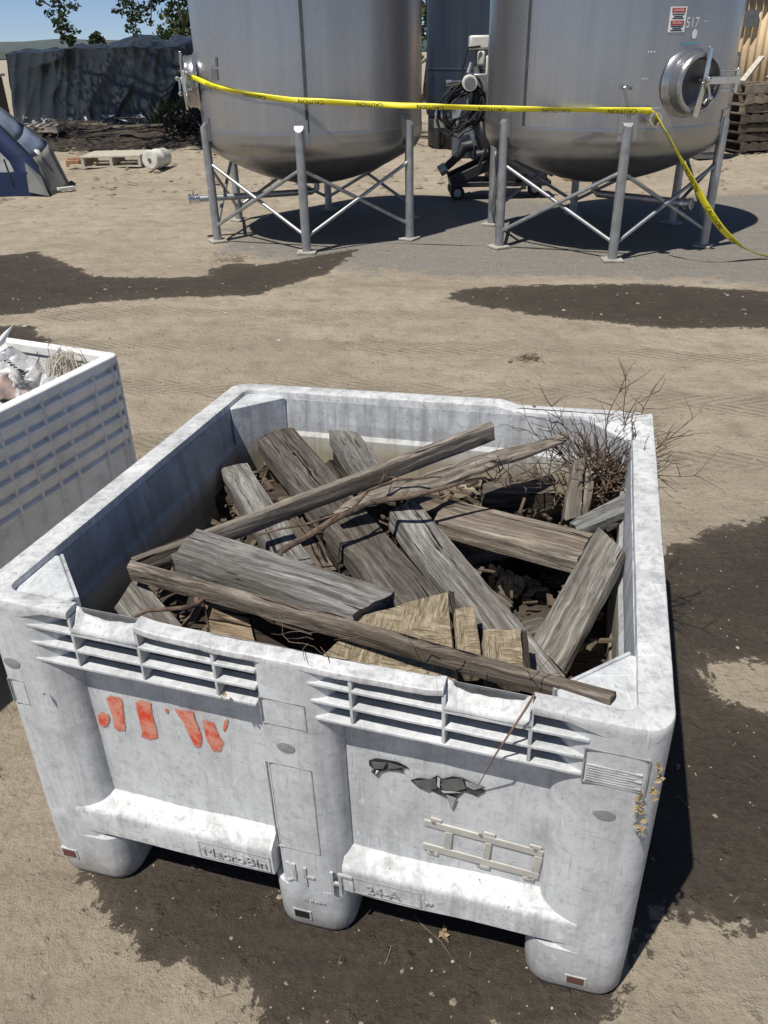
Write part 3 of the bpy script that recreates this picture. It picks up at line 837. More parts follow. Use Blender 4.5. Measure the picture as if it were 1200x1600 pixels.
        m.add([(u, .0345 - .003 * nz((u * 60, w_ * 60, 0)), w_) for u, w_ in uv] + [(cx, .0385, cy)], [(i, (i + 1) % k, k) for i in range(k)])
        hole = B(m, 'torn_hole', M_TORN)
        shards = TORN[0 if k == 15 else 1]
        for (mt, pts_) in shards:
            q_ = [buw(x, y, .034) for x, y in pts_]
            mm = MB().add([(a, .0325 - .0025 * nz((a * 90, b * 90, 3)), b) for a, b in q_], [tuple(range(len(q_)))])
            B(mm, 'torn_flap', (M_FLAP, M_BIN, M_GREYSHEET)[mt], hole, solid=.0006)
    # --- card frame with two openings
    v0, v1 = .0345, .0385
    A = [buw(663, 1276, v0), buw(851, 1327, v0), buw(840, 1379, v0), buw(660, 1331, v0)]
    def q4(a, b):
        x = (A[0][0] * (1 - a) + A[1][0] * a) * (1 - b) + (A[3][0] * (1 - a) + A[2][0] * a) * b
        y = (A[0][1] * (1 - a) + A[1][1] * a) * (1 - b) + (A[3][1] * (1 - a) + A[2][1] * a) * b
        return x, y
    m = MB()
    def piece(a0, a1, b0, b1):
        c = [q4(a0, b0), q4(a1, b0), q4(a1, b1), q4(a0, b1)]
        m.add([(x, v0, y) for x, y in c] + [(x, v1, y) for x, y in c], [(0, 1, 2, 3), (7, 6, 5, 4), (0, 4, 5, 1), (1, 5, 6, 2), (2, 6, 7, 3), (3, 7, 4, 0)])
    piece(0, 1, .08, .26); piece(.0, 1, .74, .93); piece(.18, .25, .26, .74); piece(.52, .58, .26, .74); piece(.93, 1, .26, .74)
    for a in (.10, .55, .93): piece(a - .05, a + .05, -.02, .08); piece(a - .06, a + .04, .93, 1.03)
    frame = B(m, 'card_frame', M_FRAME, bevel=.002)
    m = MB()
    for a in (.08, .48, .93):
        for b in (.08, .92):
            x, y = q4(a, b)
            m.lathe([(.0045, 0), (.0045, .002), (.003, .0035), (.0, .004)], 10)
            for i in range(len(m.v) - 40, len(m.v)):
                p = m.v[i]; m.v[i] = Vector((x + p.x, v0 - p.z * .6, y + p.y))
    B(m, 'rivet', M_POLISH, frame)
    return root
M_GREYSHEET = simple('grey_plastic_sheet', (.30, .315, .32), .42, 0, .25, 8, .4)
M_RUST = simple('rusty_slot', (.12, .05, .035), .8, 0, .3, 20)
M_RECESS = simple('grimy_shaded_recess', (.075, .078, .08), .85, 0, .5, 25)  # grime and the shade of deep grille cells, both put into this colour
M_GROOVE = simple('grimy_moulding', (.27, .28, .285), .7, 0, .35, 40)
M_LETTER = simple('grimy_lettering', (.40, .41, .415), .7, 0, .3, 40)
M_OVAL = simple('grey_moulded_oval', (.25, .26, .265), .6, 0, .2, 40)
M_FLAP = simple('dark_grey_film', (.115, .116, .114), .5, 0, .35, 40)
M_TORN = simple('torn_grey_film', (.03, .032, .03), .55, 0, .6, 30)
M_FRAME = simple('greyish_beige_frame', (.45, .44, .40), .55, .0, .15, 20)
BIN = make_bin()

# ------------------------------------------------------------------ timbers
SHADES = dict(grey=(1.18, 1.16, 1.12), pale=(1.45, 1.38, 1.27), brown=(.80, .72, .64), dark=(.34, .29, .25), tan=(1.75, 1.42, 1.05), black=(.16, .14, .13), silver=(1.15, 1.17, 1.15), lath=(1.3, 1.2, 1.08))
def timber(label, quad, zs, thick, shade='grey', name='timber', rag=.006, warp=.0, sag=.0, mat=None, group=None):
    if len(zs) == 2: zs = (zs[0], zs[0], zs[1], zs[1])
    a, b, c, d = [P(x, y, z) for (x, y), z in zip(quad, zs)]
    X = ((c + d) - (a + b)).normalized()
    n = (d - a).cross(b - a)
    if n.z < 0: n = -n
    n = (n - X * n.dot(X)).normalized()
    Y = n.cross(X)
    cen = (a + b + c + d) / 4
    mw = Matrix(((X.x, Y.x, n.x, cen.x), (X.y, Y.y, n.y, cen.y), (X.z, Y.z, n.z, cen.z), (0, 0, 0, 1)))
    inv = mw.inverted()
    A, Bq, Cq, Dq = [inv @ p for p in (a, b, c, d)]
    L = (Cq - A).length
    nx = max(8, int(L / .025)); nyc = 6
    sec = [(s / nyc, 1.0) for s in range(nyc + 1)]
    sec[0] = (.03, 1.0); sec[-1] = (.97, 1.0)
    sec[0] = (.015, 1.0); sec[-1] = (.985, 1.0)
    sec = [(0, .06), (0, .5), (0, .94)] + sec + [(1, .94), (1, .5), (1, .06), (.96, 0), (.5, 0), (.04, 0)]
    sd = random.random() * 50
    m = MB(); vs = []
    for i in range(nx + 1):
        t = i / nx
        for k, (s, h) in enumerate(sec):
            p = (A.lerp(Dq, t)).lerp(Bq.lerp(Cq, t), s)
            p = p + Vector((0, 0, -thick * (1 - h)))
            edge = abs(s - .5) * 2
            w1 = .0028 * nz((p.x * 14, s * 3, h * 3), 1, sd) + .0014 * nz((p.x * 55, s * 9, h * 5), 1, sd)
            p += Vector((0, (s - .5) * 2 * w1 - (0.003 * max(0, nz((p.x * 9, s, 1), 1, sd + 3)) * (1 if s > .5 else -1) * (edge > .9)), (h - .5) * 2 * w1 - .004 * edge ** 4 * max(0, nz((p.x * 6, s * 2, 0), 1, sd + 1))))
            p.z += warp * math.sin(t * math.pi)
            if i in (0, nx): p.x += (1 if i else -1) * rag * nz((s * 6, h * 5, t), 1, sd + 9)
            vs.append(p)
    k = len(sec)
    fs = [(i * k + j, (i + 1) * k + j, (i + 1) * k + (j + 1) % k, i * k + (j + 1) % k) for i in range(nx) for j in range(k)]
    fs += [tuple(range(k)), tuple(range(nx * k, nx * k + k))[::-1]]
    m.add(vs, fs)
    o = m.build(name, mat or M_WOOD, smooth=True)
    o.matrix_world = mw
    c_ = SHADES[shade]
    f = random.uniform(.82, 1.12); h_ = random.uniform(-.05, .05)
    o.color = (c_[0] * f * (1 + h_), c_[1] * f, c_[2] * f * (1 - h_), 1)
    return tag(o, label, 'timber', group or 'old timbers piled in the white bin')

# long thin strips
timber('long thin timber strip lying along the front edge of the bin, over the straw-coloured blocks', [(204, 875), (198, 887), (954, 1092), (963, 1080)], (.672, .672, .742, .742), .033, 'lath', 'timber_strip', rag=.004)
timber('long thin timber strip rising to the right across the pile, wavy crack on its side', [(204, 871), (208, 878), (772, 665), (768, 657)], (.668, .668, .775, .775), .042, 'lath', 'timber_strip', rag=.003)
timber('broad thick grey beam with a dark knot at its left end, behind the front strip', [(308, 825), (268, 868), (552, 960), (616, 922)], (.690, .690, .690, .690), .055, 'grey', rag=.012)
timber('wide dark brown plank running from the back left to the middle under the rising strip', [(449, 656), (403, 687), (622, 962), (684, 925)], (.62, .625, .625, .62), .05, 'brown', rag=.014)
timber('short grey plank near the left wall with a square upper end, under the rising strip', [(386, 723), (344, 731), (441, 890), (490, 880)], (.60, .60, .60, .60), .06, 'grey', rag=.003)
timber('dark timber lying crosswise behind the short grey plank near the left wall', [(332, 752), (333, 776), (470, 784), (462, 757)], (.53, .53, .52, .52), .06, 'dark')
timber('split dark brown slab in the gap under the rising strip, nearest the short grey plank', [(446, 812), (472, 806), (528, 888), (490, 900)], (.58, .58, .56, .56), .03, 'brown', rag=.02)
timber('narrow dark slab beside the wide dark brown plank', [(486, 802), (512, 812), (566, 896), (536, 900)], (.57, .57, .56, .56), .03, 'dark', rag=.02)
timber('grey squared timber end poking up at the front left corner of the pile', [(214, 895), (178, 950), (226, 1015), (296, 990)], (.63, .60, .56, .58), .06, 'grey', rag=.004)
timber('fresh tan timber end poking out below the front strip at the left', [(318, 938), (332, 995), (402, 1016), (384, 950)], (.64, .60, .58, .62), .07, 'tan', rag=.003)
timber('shaded right side of the fresh tan timber end, built as a dark piece', [(387, 950), (405, 1012), (452, 1016), (424, 962)], (.61, .575, .55, .58), .03, 'dark', rag=.004)  # timber end's shaded face, its shade put into a dark tint
timber('grey plank with square end at the back, left of the rising strip end', [(551, 665), (514, 672), (566, 760), (612, 742)], (.63, .63, .62, .62), .05, 'grey', rag=.004)
timber('shaded left side of the grey plank at the back, built as a dark strip', [(519, 700), (530, 697), (560, 748), (548, 752)], (.58, .58, .57, .57), .035, 'dark')  # side face of the plank above, shade put into the dark tint
timber('small dark timber stub beside the wide dark brown plank at the back', [(505, 724), (522, 717), (556, 760), (540, 768)], (.58, .58, .57, .57), .03, 'dark')
timber('long grey plank with a pale knot at its top end, running down to front right', [(650, 780), (608, 797), (800, 1048), (884, 1056)], (.655, .655, .60, .60), .055, 'grey', rag=.003)
timber('dark lath lying to the left of the long grey plank with the pale knot', [(622, 822), (608, 824), (672, 915), (690, 905)], (.58, .58, .58, .58), .03, 'dark')
timber('grey brown plank lying level from the long plank to the right side', [(702, 779), (677, 812), (904, 872), (926, 832)], (.64, .64, .65, .65), .045, 'pale', rag=.006)
timber('broad grey board leaning down at the right wall, its top corner over the level plank', [(934, 822), (976, 861), (878, 1046), (830, 998)], (.70, .69, .565, .575), .035, 'silver', rag=.003)
timber('splintered silver plank wedged against the right wall below the brush', [(996, 760), (999, 792), (908, 828), (890, 816)], (.665, .655, .63, .64), .03, 'silver', rag=.02)
timber('upright weathered board below the brush, left one of two', [(898, 718), (915, 716), (908, 806), (880, 814)], (.69, .69, .60, .60), .03, 'grey', rag=.01)
timber('upright weathered board below the brush, right one of two', [(917, 716), (934, 718), (922, 798), (909, 806)], (.68, .68, .59, .59), .03, 'lath', rag=.01)
timber('bark-edged timber lying across the back right behind the level plank', [(752, 748), (756, 772), (868, 768), (864, 742)], (.60, .59, .59, .60), .06, 'brown', rag=.015)
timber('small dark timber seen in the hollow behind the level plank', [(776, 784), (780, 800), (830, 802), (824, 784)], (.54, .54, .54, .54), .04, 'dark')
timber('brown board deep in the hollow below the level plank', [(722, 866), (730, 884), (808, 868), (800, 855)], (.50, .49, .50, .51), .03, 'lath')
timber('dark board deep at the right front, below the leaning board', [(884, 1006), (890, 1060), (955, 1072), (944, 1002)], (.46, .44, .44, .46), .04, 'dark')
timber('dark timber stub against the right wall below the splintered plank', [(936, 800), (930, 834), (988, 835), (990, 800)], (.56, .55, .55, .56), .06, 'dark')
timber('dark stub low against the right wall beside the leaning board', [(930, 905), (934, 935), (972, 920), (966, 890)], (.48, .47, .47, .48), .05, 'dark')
# hidden lower layer that fills the bin
for i, (q, z) in enumerate((([(300, 800), (290, 850), (700, 900), (720, 850)], .42), ([(560, 760), (540, 800), (860, 950), (900, 900)], .42), ([(250, 900), (240, 980), (560, 1040), (590, 950)], .45),
                            ([(700, 830), (660, 860), (800, 1040), (860, 1000)], .40), ([(640, 720), (630, 770), (900, 740), (890, 700)], .44), ([(480, 740), (430, 770), (620, 900), (660, 860)], .44))):
    lab = ('buried dark beam under the broad grey beam', 'buried dark beam under the long plank with the pale knot', 'buried dark beam under the front left timber ends', 'buried dark beam under the burnt log', 'buried dark beam under the bark-edged timber', 'buried dark beam under the wide dark brown plank')[i]
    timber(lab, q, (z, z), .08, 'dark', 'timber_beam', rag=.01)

m = MB(); rl = random.Random(14)
for k in range(520):
    u = rl.uniform(.09, 1.13); v = rl.uniform(.09, 1.06); zz = rl.choice((.50, .51, .52, .535, .55)) + rl.uniform(-.02, .02)
    p = bw((u, v, zz)); d = Vector((rl.gauss(0, 1), rl.gauss(0, 1), rl.gauss(0, .25))).normalized(); L_ = rl.uniform(.006, .045); m.bar(p - d * L_, p + d * L_, rl.uniform(.003, .014), rl.uniform(.002, .008), up=(rl.gauss(0, .3), rl.gauss(0, .3), 1))
tag(m.build('wood_litter', simple('wood_crumbs', (.10, .075, .052), .9, 0, .6, 14), origin=(0, 1.5, .5)), 'bark crumbs and splinters lying between the timbers in the bin', 'wood litter', kind='stuff')
def litbase(a, b):
    u = .07 + (BW - .14) * a; v = .07 + (BD - .14) * b
    return bw((u, v, .455 + .05 * nz((u * 4, v * 4, 3)) + .03 * nz((u * 13, v * 13, 1)) + .015 * nz((u * 40, v * 40, 2))))
tag(MB().grid(litbase, 70, 70).build('debris_bed', M_SOIL, smooth='all', origin=(0, 1.5, .4)), 'dark bed of rotted wood and soil under the timbers in the bin', 'debris', kind='stuff')
for lab, q, zs, th, sh in (('short broken chunk in the hollow left of the leaning board', [(800, 975), (812, 1000), (858, 985), (846, 962)], (.55, .55, .54, .54), .04, 'brown'),
                           ('small split chunk in the hollow just below the level plank', [(838, 880), (842, 902), (902, 905), (898, 884)], (.55, .54, .54, .55), .035, 'dark'),
                           ('narrow splintered piece lying between the long plank and the burnt log', [(742, 900), (736, 914), (792, 958), (800, 944)], (.55, .55, .55, .55), .02, 'lath'),
                           ('short grey chunk in the gap under the driftwood plank', [(640, 770), (634, 790), (690, 806), (698, 782)], (.60, .59, .59, .60), .04, 'brown'),
                           ('broken slat end under the splintered silver plank', [(900, 845), (905, 866), (962, 850), (955, 832)], (.58, .57, .57, .58), .025, 'brown'),
                           ('dark chunk in the gap between the front strip and the broad grey beam', [(432, 960), (426, 985), (486, 1005), (492, 978)], (.585, .575, .575, .585), .04, 'dark')):
    timber(lab, q, zs, th, sh, 'timber_piece', rag=.014)
# fibrous pale blocks
def block(label, quad, zs, thick):
    o = timber(label, quad, zs, thick, 'grey', 'timber_block', rag=.004, mat=M_STRAW, group='pale fibrous wood blocks in the bin')
    return o
block('large pale straw-coloured block with fibrous torn face under the front strip', [(700, 922), (566, 963), (488, 1036), (716, 1070)], (.675, .675, .655, .655), .08)
block('small narrow pale block standing right of the large straw-coloured block', [(741, 945), (711, 952), (716, 1030), (754, 1030)], (.675, .675, .655, .655), .06)
block('squarish pale block with fibrous end between the long plank and the front strip', [(812, 983), (755, 983), (758, 1050), (818, 1054)], (.69, .69, .665, .665), .06)
timber('shaded right side of the squarish pale block, built as a dark strip', [(823, 985), (814, 984), (820, 1052), (829, 1050)], (.685, .685, .66, .66), .05, 'dark')  # shaded face of the block, darkened by its tint
timber('shaded right side of the large pale block, built as a dark strip', [(709, 925), (701, 923), (716, 1010), (722, 1008)], (.665, .665, .63, .63), .05, 'dark')  # the large block's side in shade, painted as a dark strip

# driftwood plank / branches
def branch(label, pts, rad, mat, name='branch', flat=1.0, twigs=0, n=8, cat='branch', group=None, jit=.004):
    Ps = [P(x, y, z) for x, y, z in pts]
    # resample
    out = []; rs = []
    for i in range(len(Ps) - 1):
        for k in range(6):
            t = k / 6
            p = Ps[i].lerp(Ps[i + 1], t)
            out.append(p + Vector((nz(p, 14, 1), nz(p, 14, 2), nz(p, 14, 3))) * jit); rs.append((rad[i] * (1 - t) + rad[i + 1] * t) * (1 + .18 * nz(p, 30, 4)))
    out.append(Ps[-1]); rs.append(rad[-1])
    X = (Ps[-1] - Ps[0]).normalized(); q = X.to_track_quat('X', 'Z')
    mw = Matrix.Translation(Ps[0]) @ q.to_matrix().to_4x4()
    m = MB().tube(out, rs, n, flat=flat)
    for _ in range(twigs):
        i = random.randrange(2, len(out) - 1)
        d = Vector((random.uniform(-1, 1), random.uniform(-1, 1), random.uniform(.0, 1))).normalized()
        L = random.uniform(.03, .09)
        m.tube([out[i], out[i] + d * L * .5 + Vector((0, 0, .004)), out[i] + d * L], [.0016, .0012, .0006], 4)
    inv = mw.inverted(); m.map(lambda p: inv @ p)
    o = m.build(name, mat, smooth=True); o.matrix_world = mw
    o.color = (*SHADES['lath'], 1)
    return tag(o, label, cat, group)
branch('long bowed driftwood plank crossing the pile towards the brush', [(520, 805, .665), (580, 778, .685), (650, 762, .70), (740, 728, .715), (820, 705, .72), (880, 684, .725)], [.012, .030, .034, .032, .026, .016], M_WOOD, 'driftwood_plank', flat=.5, n=10, jit=.006)
branch('bare dark branch lying over the wide dark plank', [(436, 862, .70), (490, 832, .70), (545, 800, .712), (575, 785, .72), (640, 775, .735), (760, 745, .75)], [.007, .0075, .007, .007, .006, .004], M_TWIG, twigs=5)
branch('thin forked twig above the bare dark branch', [(545, 800, .716), (575, 765, .735), (620, 750, .74), (690, 745, .745)], [.004, .0035, .003, .002], M_TWIG, 'twig', twigs=4)
branch('thin pale twig running left from the bare dark branch', [(560, 795, .715), (500, 812, .712), (440, 826, .708), (404, 836, .70)], [.003, .003, .0025, .002], M_TWIG, 'twig')
branch('crooked root lying in front of the front left timber end', [(190, 974, .68), (230, 955, .68), (280, 950, .675), (310, 945, .66), (330, 930, .65)], [.003, .004, .005, .005, .003], M_TWIG, 'root', cat='root')
branch('forked root between the two front left timber ends', [(280, 985, .60), (300, 970, .63), (312, 950, .65), (308, 930, .65)], [.006, .008, .007, .004], M_TWIG, 'root', cat='root')
branch('straight stick leaning against the back wall, left one', [(812, 706, .60), (834, 634, .735)], [.004, .004], M_TWIG, 'stick', cat='stick')
branch('straight stick leaning against the back wall, right one', [(838, 745, .55), (835, 634, .738)], [.005, .004], M_TWIG, 'stick', cat='stick')
branch('thin reddish twig at the front right, beside the end of the front strip', [(892, 1060, .60), (930, 1052, .62), (965, 1043, .64)], [.003, .003, .002], M_REDTWIG, 'twig')
def on_front(px, py, v):
    u, w_ = buw(px, py, v); return bw((u, v, w_))
m = MB().tube([on_front(835, 1085, .02), on_front(823, 1105, -.012), on_front(800, 1140, -.014), on_front(775, 1178, -.012), on_front(748, 1226, .025)], [.0019, .002, .0017, .0014, .0008], 5)
tag(m.build('twig', M_REDTWIG, smooth=True, origin=on_front(823, 1105, -.012)), 'long thin reddish twig hanging over the front grille of the bin', 'twig')

# charred log
m = MB(); c0 = [P(765, 925, .48), P(820, 915, .50), P(880, 905, .50), P(940, 900, .50), P(985, 895, .49)]
pts = []; rs = []
for i in range(4):
    for k in range(8): pts.append(c0[i].lerp(c0[i + 1], k / 8))
pts = [pts[0].lerp(pts[-1], i / 79) for i in range(80)]
m.tube(pts, .05, 40)
m.map(lambda p: p + Vector((nz(p, 18, 1), nz(p, 18, 2), nz(p, 18, 3))) * .024 + Vector((nz(p, 55, 1), nz(p, 55, 2), nz(p, 55, 3))) * .014 + Vector((0, 0, 1)) * (.010 if (int(p.x * 45 + 900) + int((p.y + p.z) * 60)) % 2 else -.004))
tag(m.build('burnt_log', M_CHAR, origin=c0[2]), 'black charred log deep in the pile between the long plank and the leaning board', 'log')

# brush
M_ROOT = m_twig('root_fibre', (.17, .115, .065), (.44, .33, .20))
def make_brush():
    base = P(936, 785, .54)
    root = thing('dead_brush', 'tangle of bare dry twigs standing in the back right corner of the bin', 'brush', base)
    m = MB()
    rng = random.Random(3)
    def grow(p, d, L, r, depth, mm):
        pts = [p]; n = 6
        for i in range(n):
            d = (d + Vector((rng.gauss(0, .13), rng.gauss(0, .13), rng.gauss(0, .11)))).normalized()
            p = p + d * L / n; pts.append(p)
        mm.tube(pts, [r * (1 - .65 * i / n) for i in range(n + 1)], 4, cap=False)
        if depth:
            for i in range(2, n + 1):
                for _ in range(1 + (rng.random() < .6)):
                    s = (d * .5 + Vector((rng.gauss(0, .8), rng.gauss(0, .8), rng.gauss(.1, .6)))).normalized()
                    grow(pts[i], s, L * rng.uniform(.22, .5), r * .55, depth - 1, mm)
    def fine_twig(p, d, L):
        pts = [p]; n = 8; b = Vector((rng.gauss(0, .06), rng.gauss(0, .06), rng.gauss(.01, .06)))
        for i in range(n):
            d = (d + b + Vector((rng.gauss(0, .05), rng.gauss(0, .05), rng.gauss(0, .05)))).normalized(); p = p + d * L / n; pts.append(p)
        m.tube(pts, [.0017 * (1 - .6 * i / n) * (1 + .35 * (i % 2)) for i in range(n + 1)], 4, cap=False)
        for i in range(3, n + 1):
            if rng.random() < .42:
                e = (d * .8 + Vector((rng.gauss(0, .6), rng.gauss(0, .6), rng.gauss(0, .5)))).normalized(); q = pts[i]; l2 = L * rng.uniform(.12, .34)
                m.tube([q, q + e * l2 * .5 + d * .004, q + (e * .85 + d * .3).normalized() * l2], [.0012, .001, .0006], 4, cap=False)
    stem = MB()
    for k in range(16):
        a = Vector((rng.gauss(0, .022), rng.gauss(0, .022), 0))
        stem.tube([base + a * 1.4 + Vector((0, 0, -.12)), base + a + Vector((0, 0, .02)), base + a * 1.2 + Vector((.0, 0, .10))], [.006, .005, .0035], 5)
    stem.build('stem', M_TWIG, root, smooth='all')
    hub = P(946, 738, .645)
    for k in range(135):
        d = Vector((rng.gauss(-.05, .95), rng.gauss(0, .6), abs(rng.gauss(0, .75)) + .12)).normalized()
        st = hub + Vector((rng.gauss(0, .030), rng.gauss(0, .025), rng.uniform(-.05, .03)))
        fine_twig(st, d, rng.uniform(.07, .175) * (1 if k % 6 else 1.2))
    for (px, py, z) in ((1010, 590, .86), (1040, 585, .84), (1078, 640, .80), (1062, 668, .78), (1050, 700, .72), (855, 640, .80), (838, 665, .77), (900, 615, .83), (960, 605, .84), (850, 720, .72)):
        tgt = P(px, py, z); d = tgt - base
        st = base + d * .25
        grow(st, d.normalized(), d.length * .72, .0026, 1, m)
    m.build('twigs', M_TWIG, root)
    rc = MB()
    for k in range(170):
        p = base + Vector((rng.gauss(.01, .035), rng.gauss(0, .03), rng.uniform(-.02, .11))); d = Vector((rng.gauss(0, .5), rng.gauss(0, .5), rng.uniform(-.3, 1))).normalized(); L_ = rng.uniform(.02, .06)
        rc.tube([p, p + d * L_ * .5 + Vector((rng.gauss(0, .004), rng.gauss(0, .004), 0)), p + d * L_], [.0016, .0014, .0008], 4)
    rc.build('root_clump', M_ROOT, root)
    lf = MB()
    for k in range(24):
        p = P(rng.uniform(895, 990), rng.uniform(690, 770), rng.uniform(.66, .72)); a = Vector((rng.gauss(0, 1), rng.gauss(0, 1), rng.gauss(0, 1))).normalized(); b = a.orthogonal().normalized()
        s = rng.uniform(.002, .005)
        lf.add([p + a * s, p + b * s * .5, p - a * s, p - b * s * .5], [(0, 1, 2, 3)])
    lf.build('dry_leaf', M_DRYLEAF, root)
    return root
make_brush()
# small brush tuft over the driftwood
rng = random.Random(11)
m = MB()
for k in range(26):
    a = P(rng.uniform(750, 870), rng.uniform(735, 765), .68); d = Vector((rng.gauss(0, .5), rng.gauss(-.2, .4), rng.uniform(.2, 1))).normalized()
    pts = [a]
    for i in range(4):
        d = (d + Vector((rng.gauss(0, .3), rng.gauss(0, .3), rng.gauss(0, .2)))).normalized(); pts.append(pts[-1] + d * .022)
    m.tube(pts, [.0018, .0016, .0013, .001, .0006], 4)
tag(m.build('twigs', M_TWIG, origin=P(800, 750, .66)), 'loose fine twigs caught on the driftwood plank left of the brush', 'twigs', kind='stuff')
m = MB()
for k in range(20):
    a = P(rng.uniform(560, 830), 0, .0); u = rng.uniform(.55, 1.02)
    a = bw((u, rng.uniform(.03, .11), rng.uniform(.742, .75))); d = Vector((rng.gauss(0, 1), rng.gauss(0, .5), rng.uniform(-.1, .25))).normalized()
    pts = [a]
    for i in range(4):
        d = (d + Vector((rng.gauss(0, .35), rng.gauss(0, .35), rng.gauss(0, .15)))).normalized(); pts.append(pts[-1] + d * .018)
    m.tube(pts, [.0007, .0007, .0006, .0005, .0003], 4)
tag(m.build('twigs', M_TWIG, origin=bw((.8, .05, .74))), 'fine dark twigs scattered on the front lip of the bin', 'twigs', kind='stuff')
# dry leaf clusters stuck on the bin
def leaf_cluster(label, spots, cnt, mat, s=(.003, .0085), name='dry_leaves'):
    m = MB()
    for (px, py, sp) in spots:
        for _ in range(cnt):
            x, y = px + rng.gauss(0, sp * .5), py + rng.gauss(0, sp)
            u, w_ = buw(x, y, -.004); p = bw((u, -.006 - rng.random() * .006, w_))
            a = Vector((rng.gauss(0, 1), rng.gauss(0, .6), rng.gauss(0, 1))).normalized(); b = a.orthogonal().normalized(); q = rng.uniform(*s)
            m.add([p + a * q, p + b * q * .45 + Vector((0, -.002, 0)), p - a * q, p - b * q * .4], [(0, 1, 2), (0, 2, 3)])
    return tag(m.build(name, mat, origin=on_front(spots[0][0], spots[0][1], 0)), label, 'leaves')
leaf_cluster('cluster of dry tan leaves stuck on the right corner post of the bin', [(1000, 1250, 10), (996, 1275, 9), (1030, 1205, 8), (1020, 1232, 5)], 14, M_DRYLEAF)
leaf_cluster('few dry seeds resting on the front grille below the left lip', [(352, 1082, 3)], 10, M_DRYLEAF, (.003, .006), 'seeds')
M_GREENLEAF = simple('green_leaf', (.16, .24, .05), .6, 0, .2)
leaf_cluster('small green leaf stuck on the left post of the bin', [(70, 1080, 2)], 2, M_GREENLEAF, (.007, .009), 'green_leaf')

# ------------------------------------------------------------------ second bin, at the left
def make_bin2():
    s = Vector((-.192, -.45, 0)).normalized()       # along the visible side, towards the camera
    n = Vector((s.y, -s.x, 0))                      # outwards (to the right)
    if n.x < 0: n = -n
    c = Vector((-.882, 2.439, 0)); L, Wd, H = 1.22, 1.12, .75
    root = thing('plastic_bin', 'cleaner white plastic bin at the left edge with padded side wall, heaped with torn plastic', 'bin', c + s * .6 - n * .56)
    def M(p): return c + s * p[0] - n * p[1] + Vector((0, 0, p[2]))
    def B(m, name, mat=M_BIN2, **kw): return m.map(M).build(name, mat, root, **kw)
    # taper: the wall leans in slightly at the base
    B(MB().box((0, 0.0185, .10), (L, .034, H - .012)), 'wall_panel')
    B(MB().box((0, Wd - .03, .10), (L, Wd, H - .012)), 'wall_panel')
    B(MB().box((0.0, .03, .10), (.024, Wd - .03, H - .012)), 'wall_panel')
    B(MB().box((L - .024, .03, .10), (L, Wd - .03, H - .012)), 'wall_panel')
    B(MB().box((.02, .03, .10), (L - .02, Wd - .03, .13)), 'floor_panel')
    m = MB()
    o_, i_ = [], []
    def rrect(x0, y0, x1, y1, r): return arc(x0 + r, y0 + r, r, 180, 270, 4) + arc(x1 - r, y0 + r, r, 270, 360, 4) + arc(x1 - r, y1 - r, r, 0, 90, 4) + arc(x0 + r, y1 - r, r, 90, 180, 4)
    po, pi_ = rrect(-.006, -.003, L + .006, Wd + .006, .025), rrect(.03, .035, L - .03, Wd - .035, .015)
    k = len(po)
    vs = [(x, y, H - .024) for x, y in po] + [(x, y, H) for x, y in po] + [(x, y, H) for x, y in pi_] + [(x, y, H - .03) for x, y in pi_]
    m.add(vs, [(a * k + i, a * k + (i + 1) % k, (a + 1) * k + (i + 1) % k, (a + 1) * k + i) for a in range(3) for i in range(k)])
    B(m, 'rim', bevel=.004)
    # padded relief
    m = MB()
    cols = [(.012, .028), (.034, .116), (.126, .256), (.266, .336), (.346, .412), (.422, .50), (.51, .60), (.61, .74), (.75, .84), (.85, .96), (.97, 1.10), (1.11, 1.19)]
    for r in range(6):
        zb = .43 + .0455 * r; zb = .43 + .0535 * r; zt = zb + .046
        o = .0012; t_ = .0180; vs = []
        nn = 40
        for i in range(nn + 1):
            a = .012 + (L - .03) * i / nn
            vs += [(a, o, zb - .0005), (a, o + .001, zb + .0015), (a, t_, zb + .005), (a, o + .002, zb + .026), (a, o, zb + .0535 - .0005)]
        m.add(vs, [(i * 5 + j, (i + 1) * 5 + j, (i + 1) * 5 + j + 1, i * 5 + j + 1) for i in range(nn) for j in range(4)])
    ribs_ = MB()
    for ci, (a, b) in enumerate(cols): ribs_.box((b + .0015, .0, .42), (b + .0085, .02, .7245)); ribs_.box((b + .003, .013, .12), (b + .007, .02, .4198))
    ribs_.box((.0, .002, .12), (.010, .02, .7245))
    B(ribs_, 'upright_rib', bevel=.002, seg=1)
    B(m, 'padded_relief', smooth=True)
    for sx in (0, L - .18):
        for sy in (0, Wd / 2 - .09, Wd - .18): B(MB().box((sx, sy + .005, 0), (sx + .18, sy + .175, .10)), 'foot', bevel=.02)
    return root, M
BIN2, M2 = make_bin2()
def m_film():
    t = NT('clear_crumpled_film'); v = t.coord()
    n1 = t.noise(v, 25, 6, .65)
    t.set(Base_Color=t.ramp(n1, [(.3, (.50, .50, .50)), (.7, (.72, .72, .73))]), Roughness=.22, Alpha=t.ramp(n1, [(.35, .35), (.65, .75)]))
    t.bump(n1, .6, .01); return t.m
M_FILM = m_film()
M_WHITESHEET = simple('white_plastic_sheet', (.62, .63, .62), .5, 0, .15, 10, .3)
M_DARKSHEET = simple('dark_plastic_sheet', (.03, .032, .035), .45, 0, .3, 8, .3)
M_PINK = simple('dusty_pink_cloth', (.36, .275, .235), .9, 0, .2, 25, .4)
M_STRANDS = simple('beige_fibre', (.50, .45, .36), .8, 0, .25, 30)
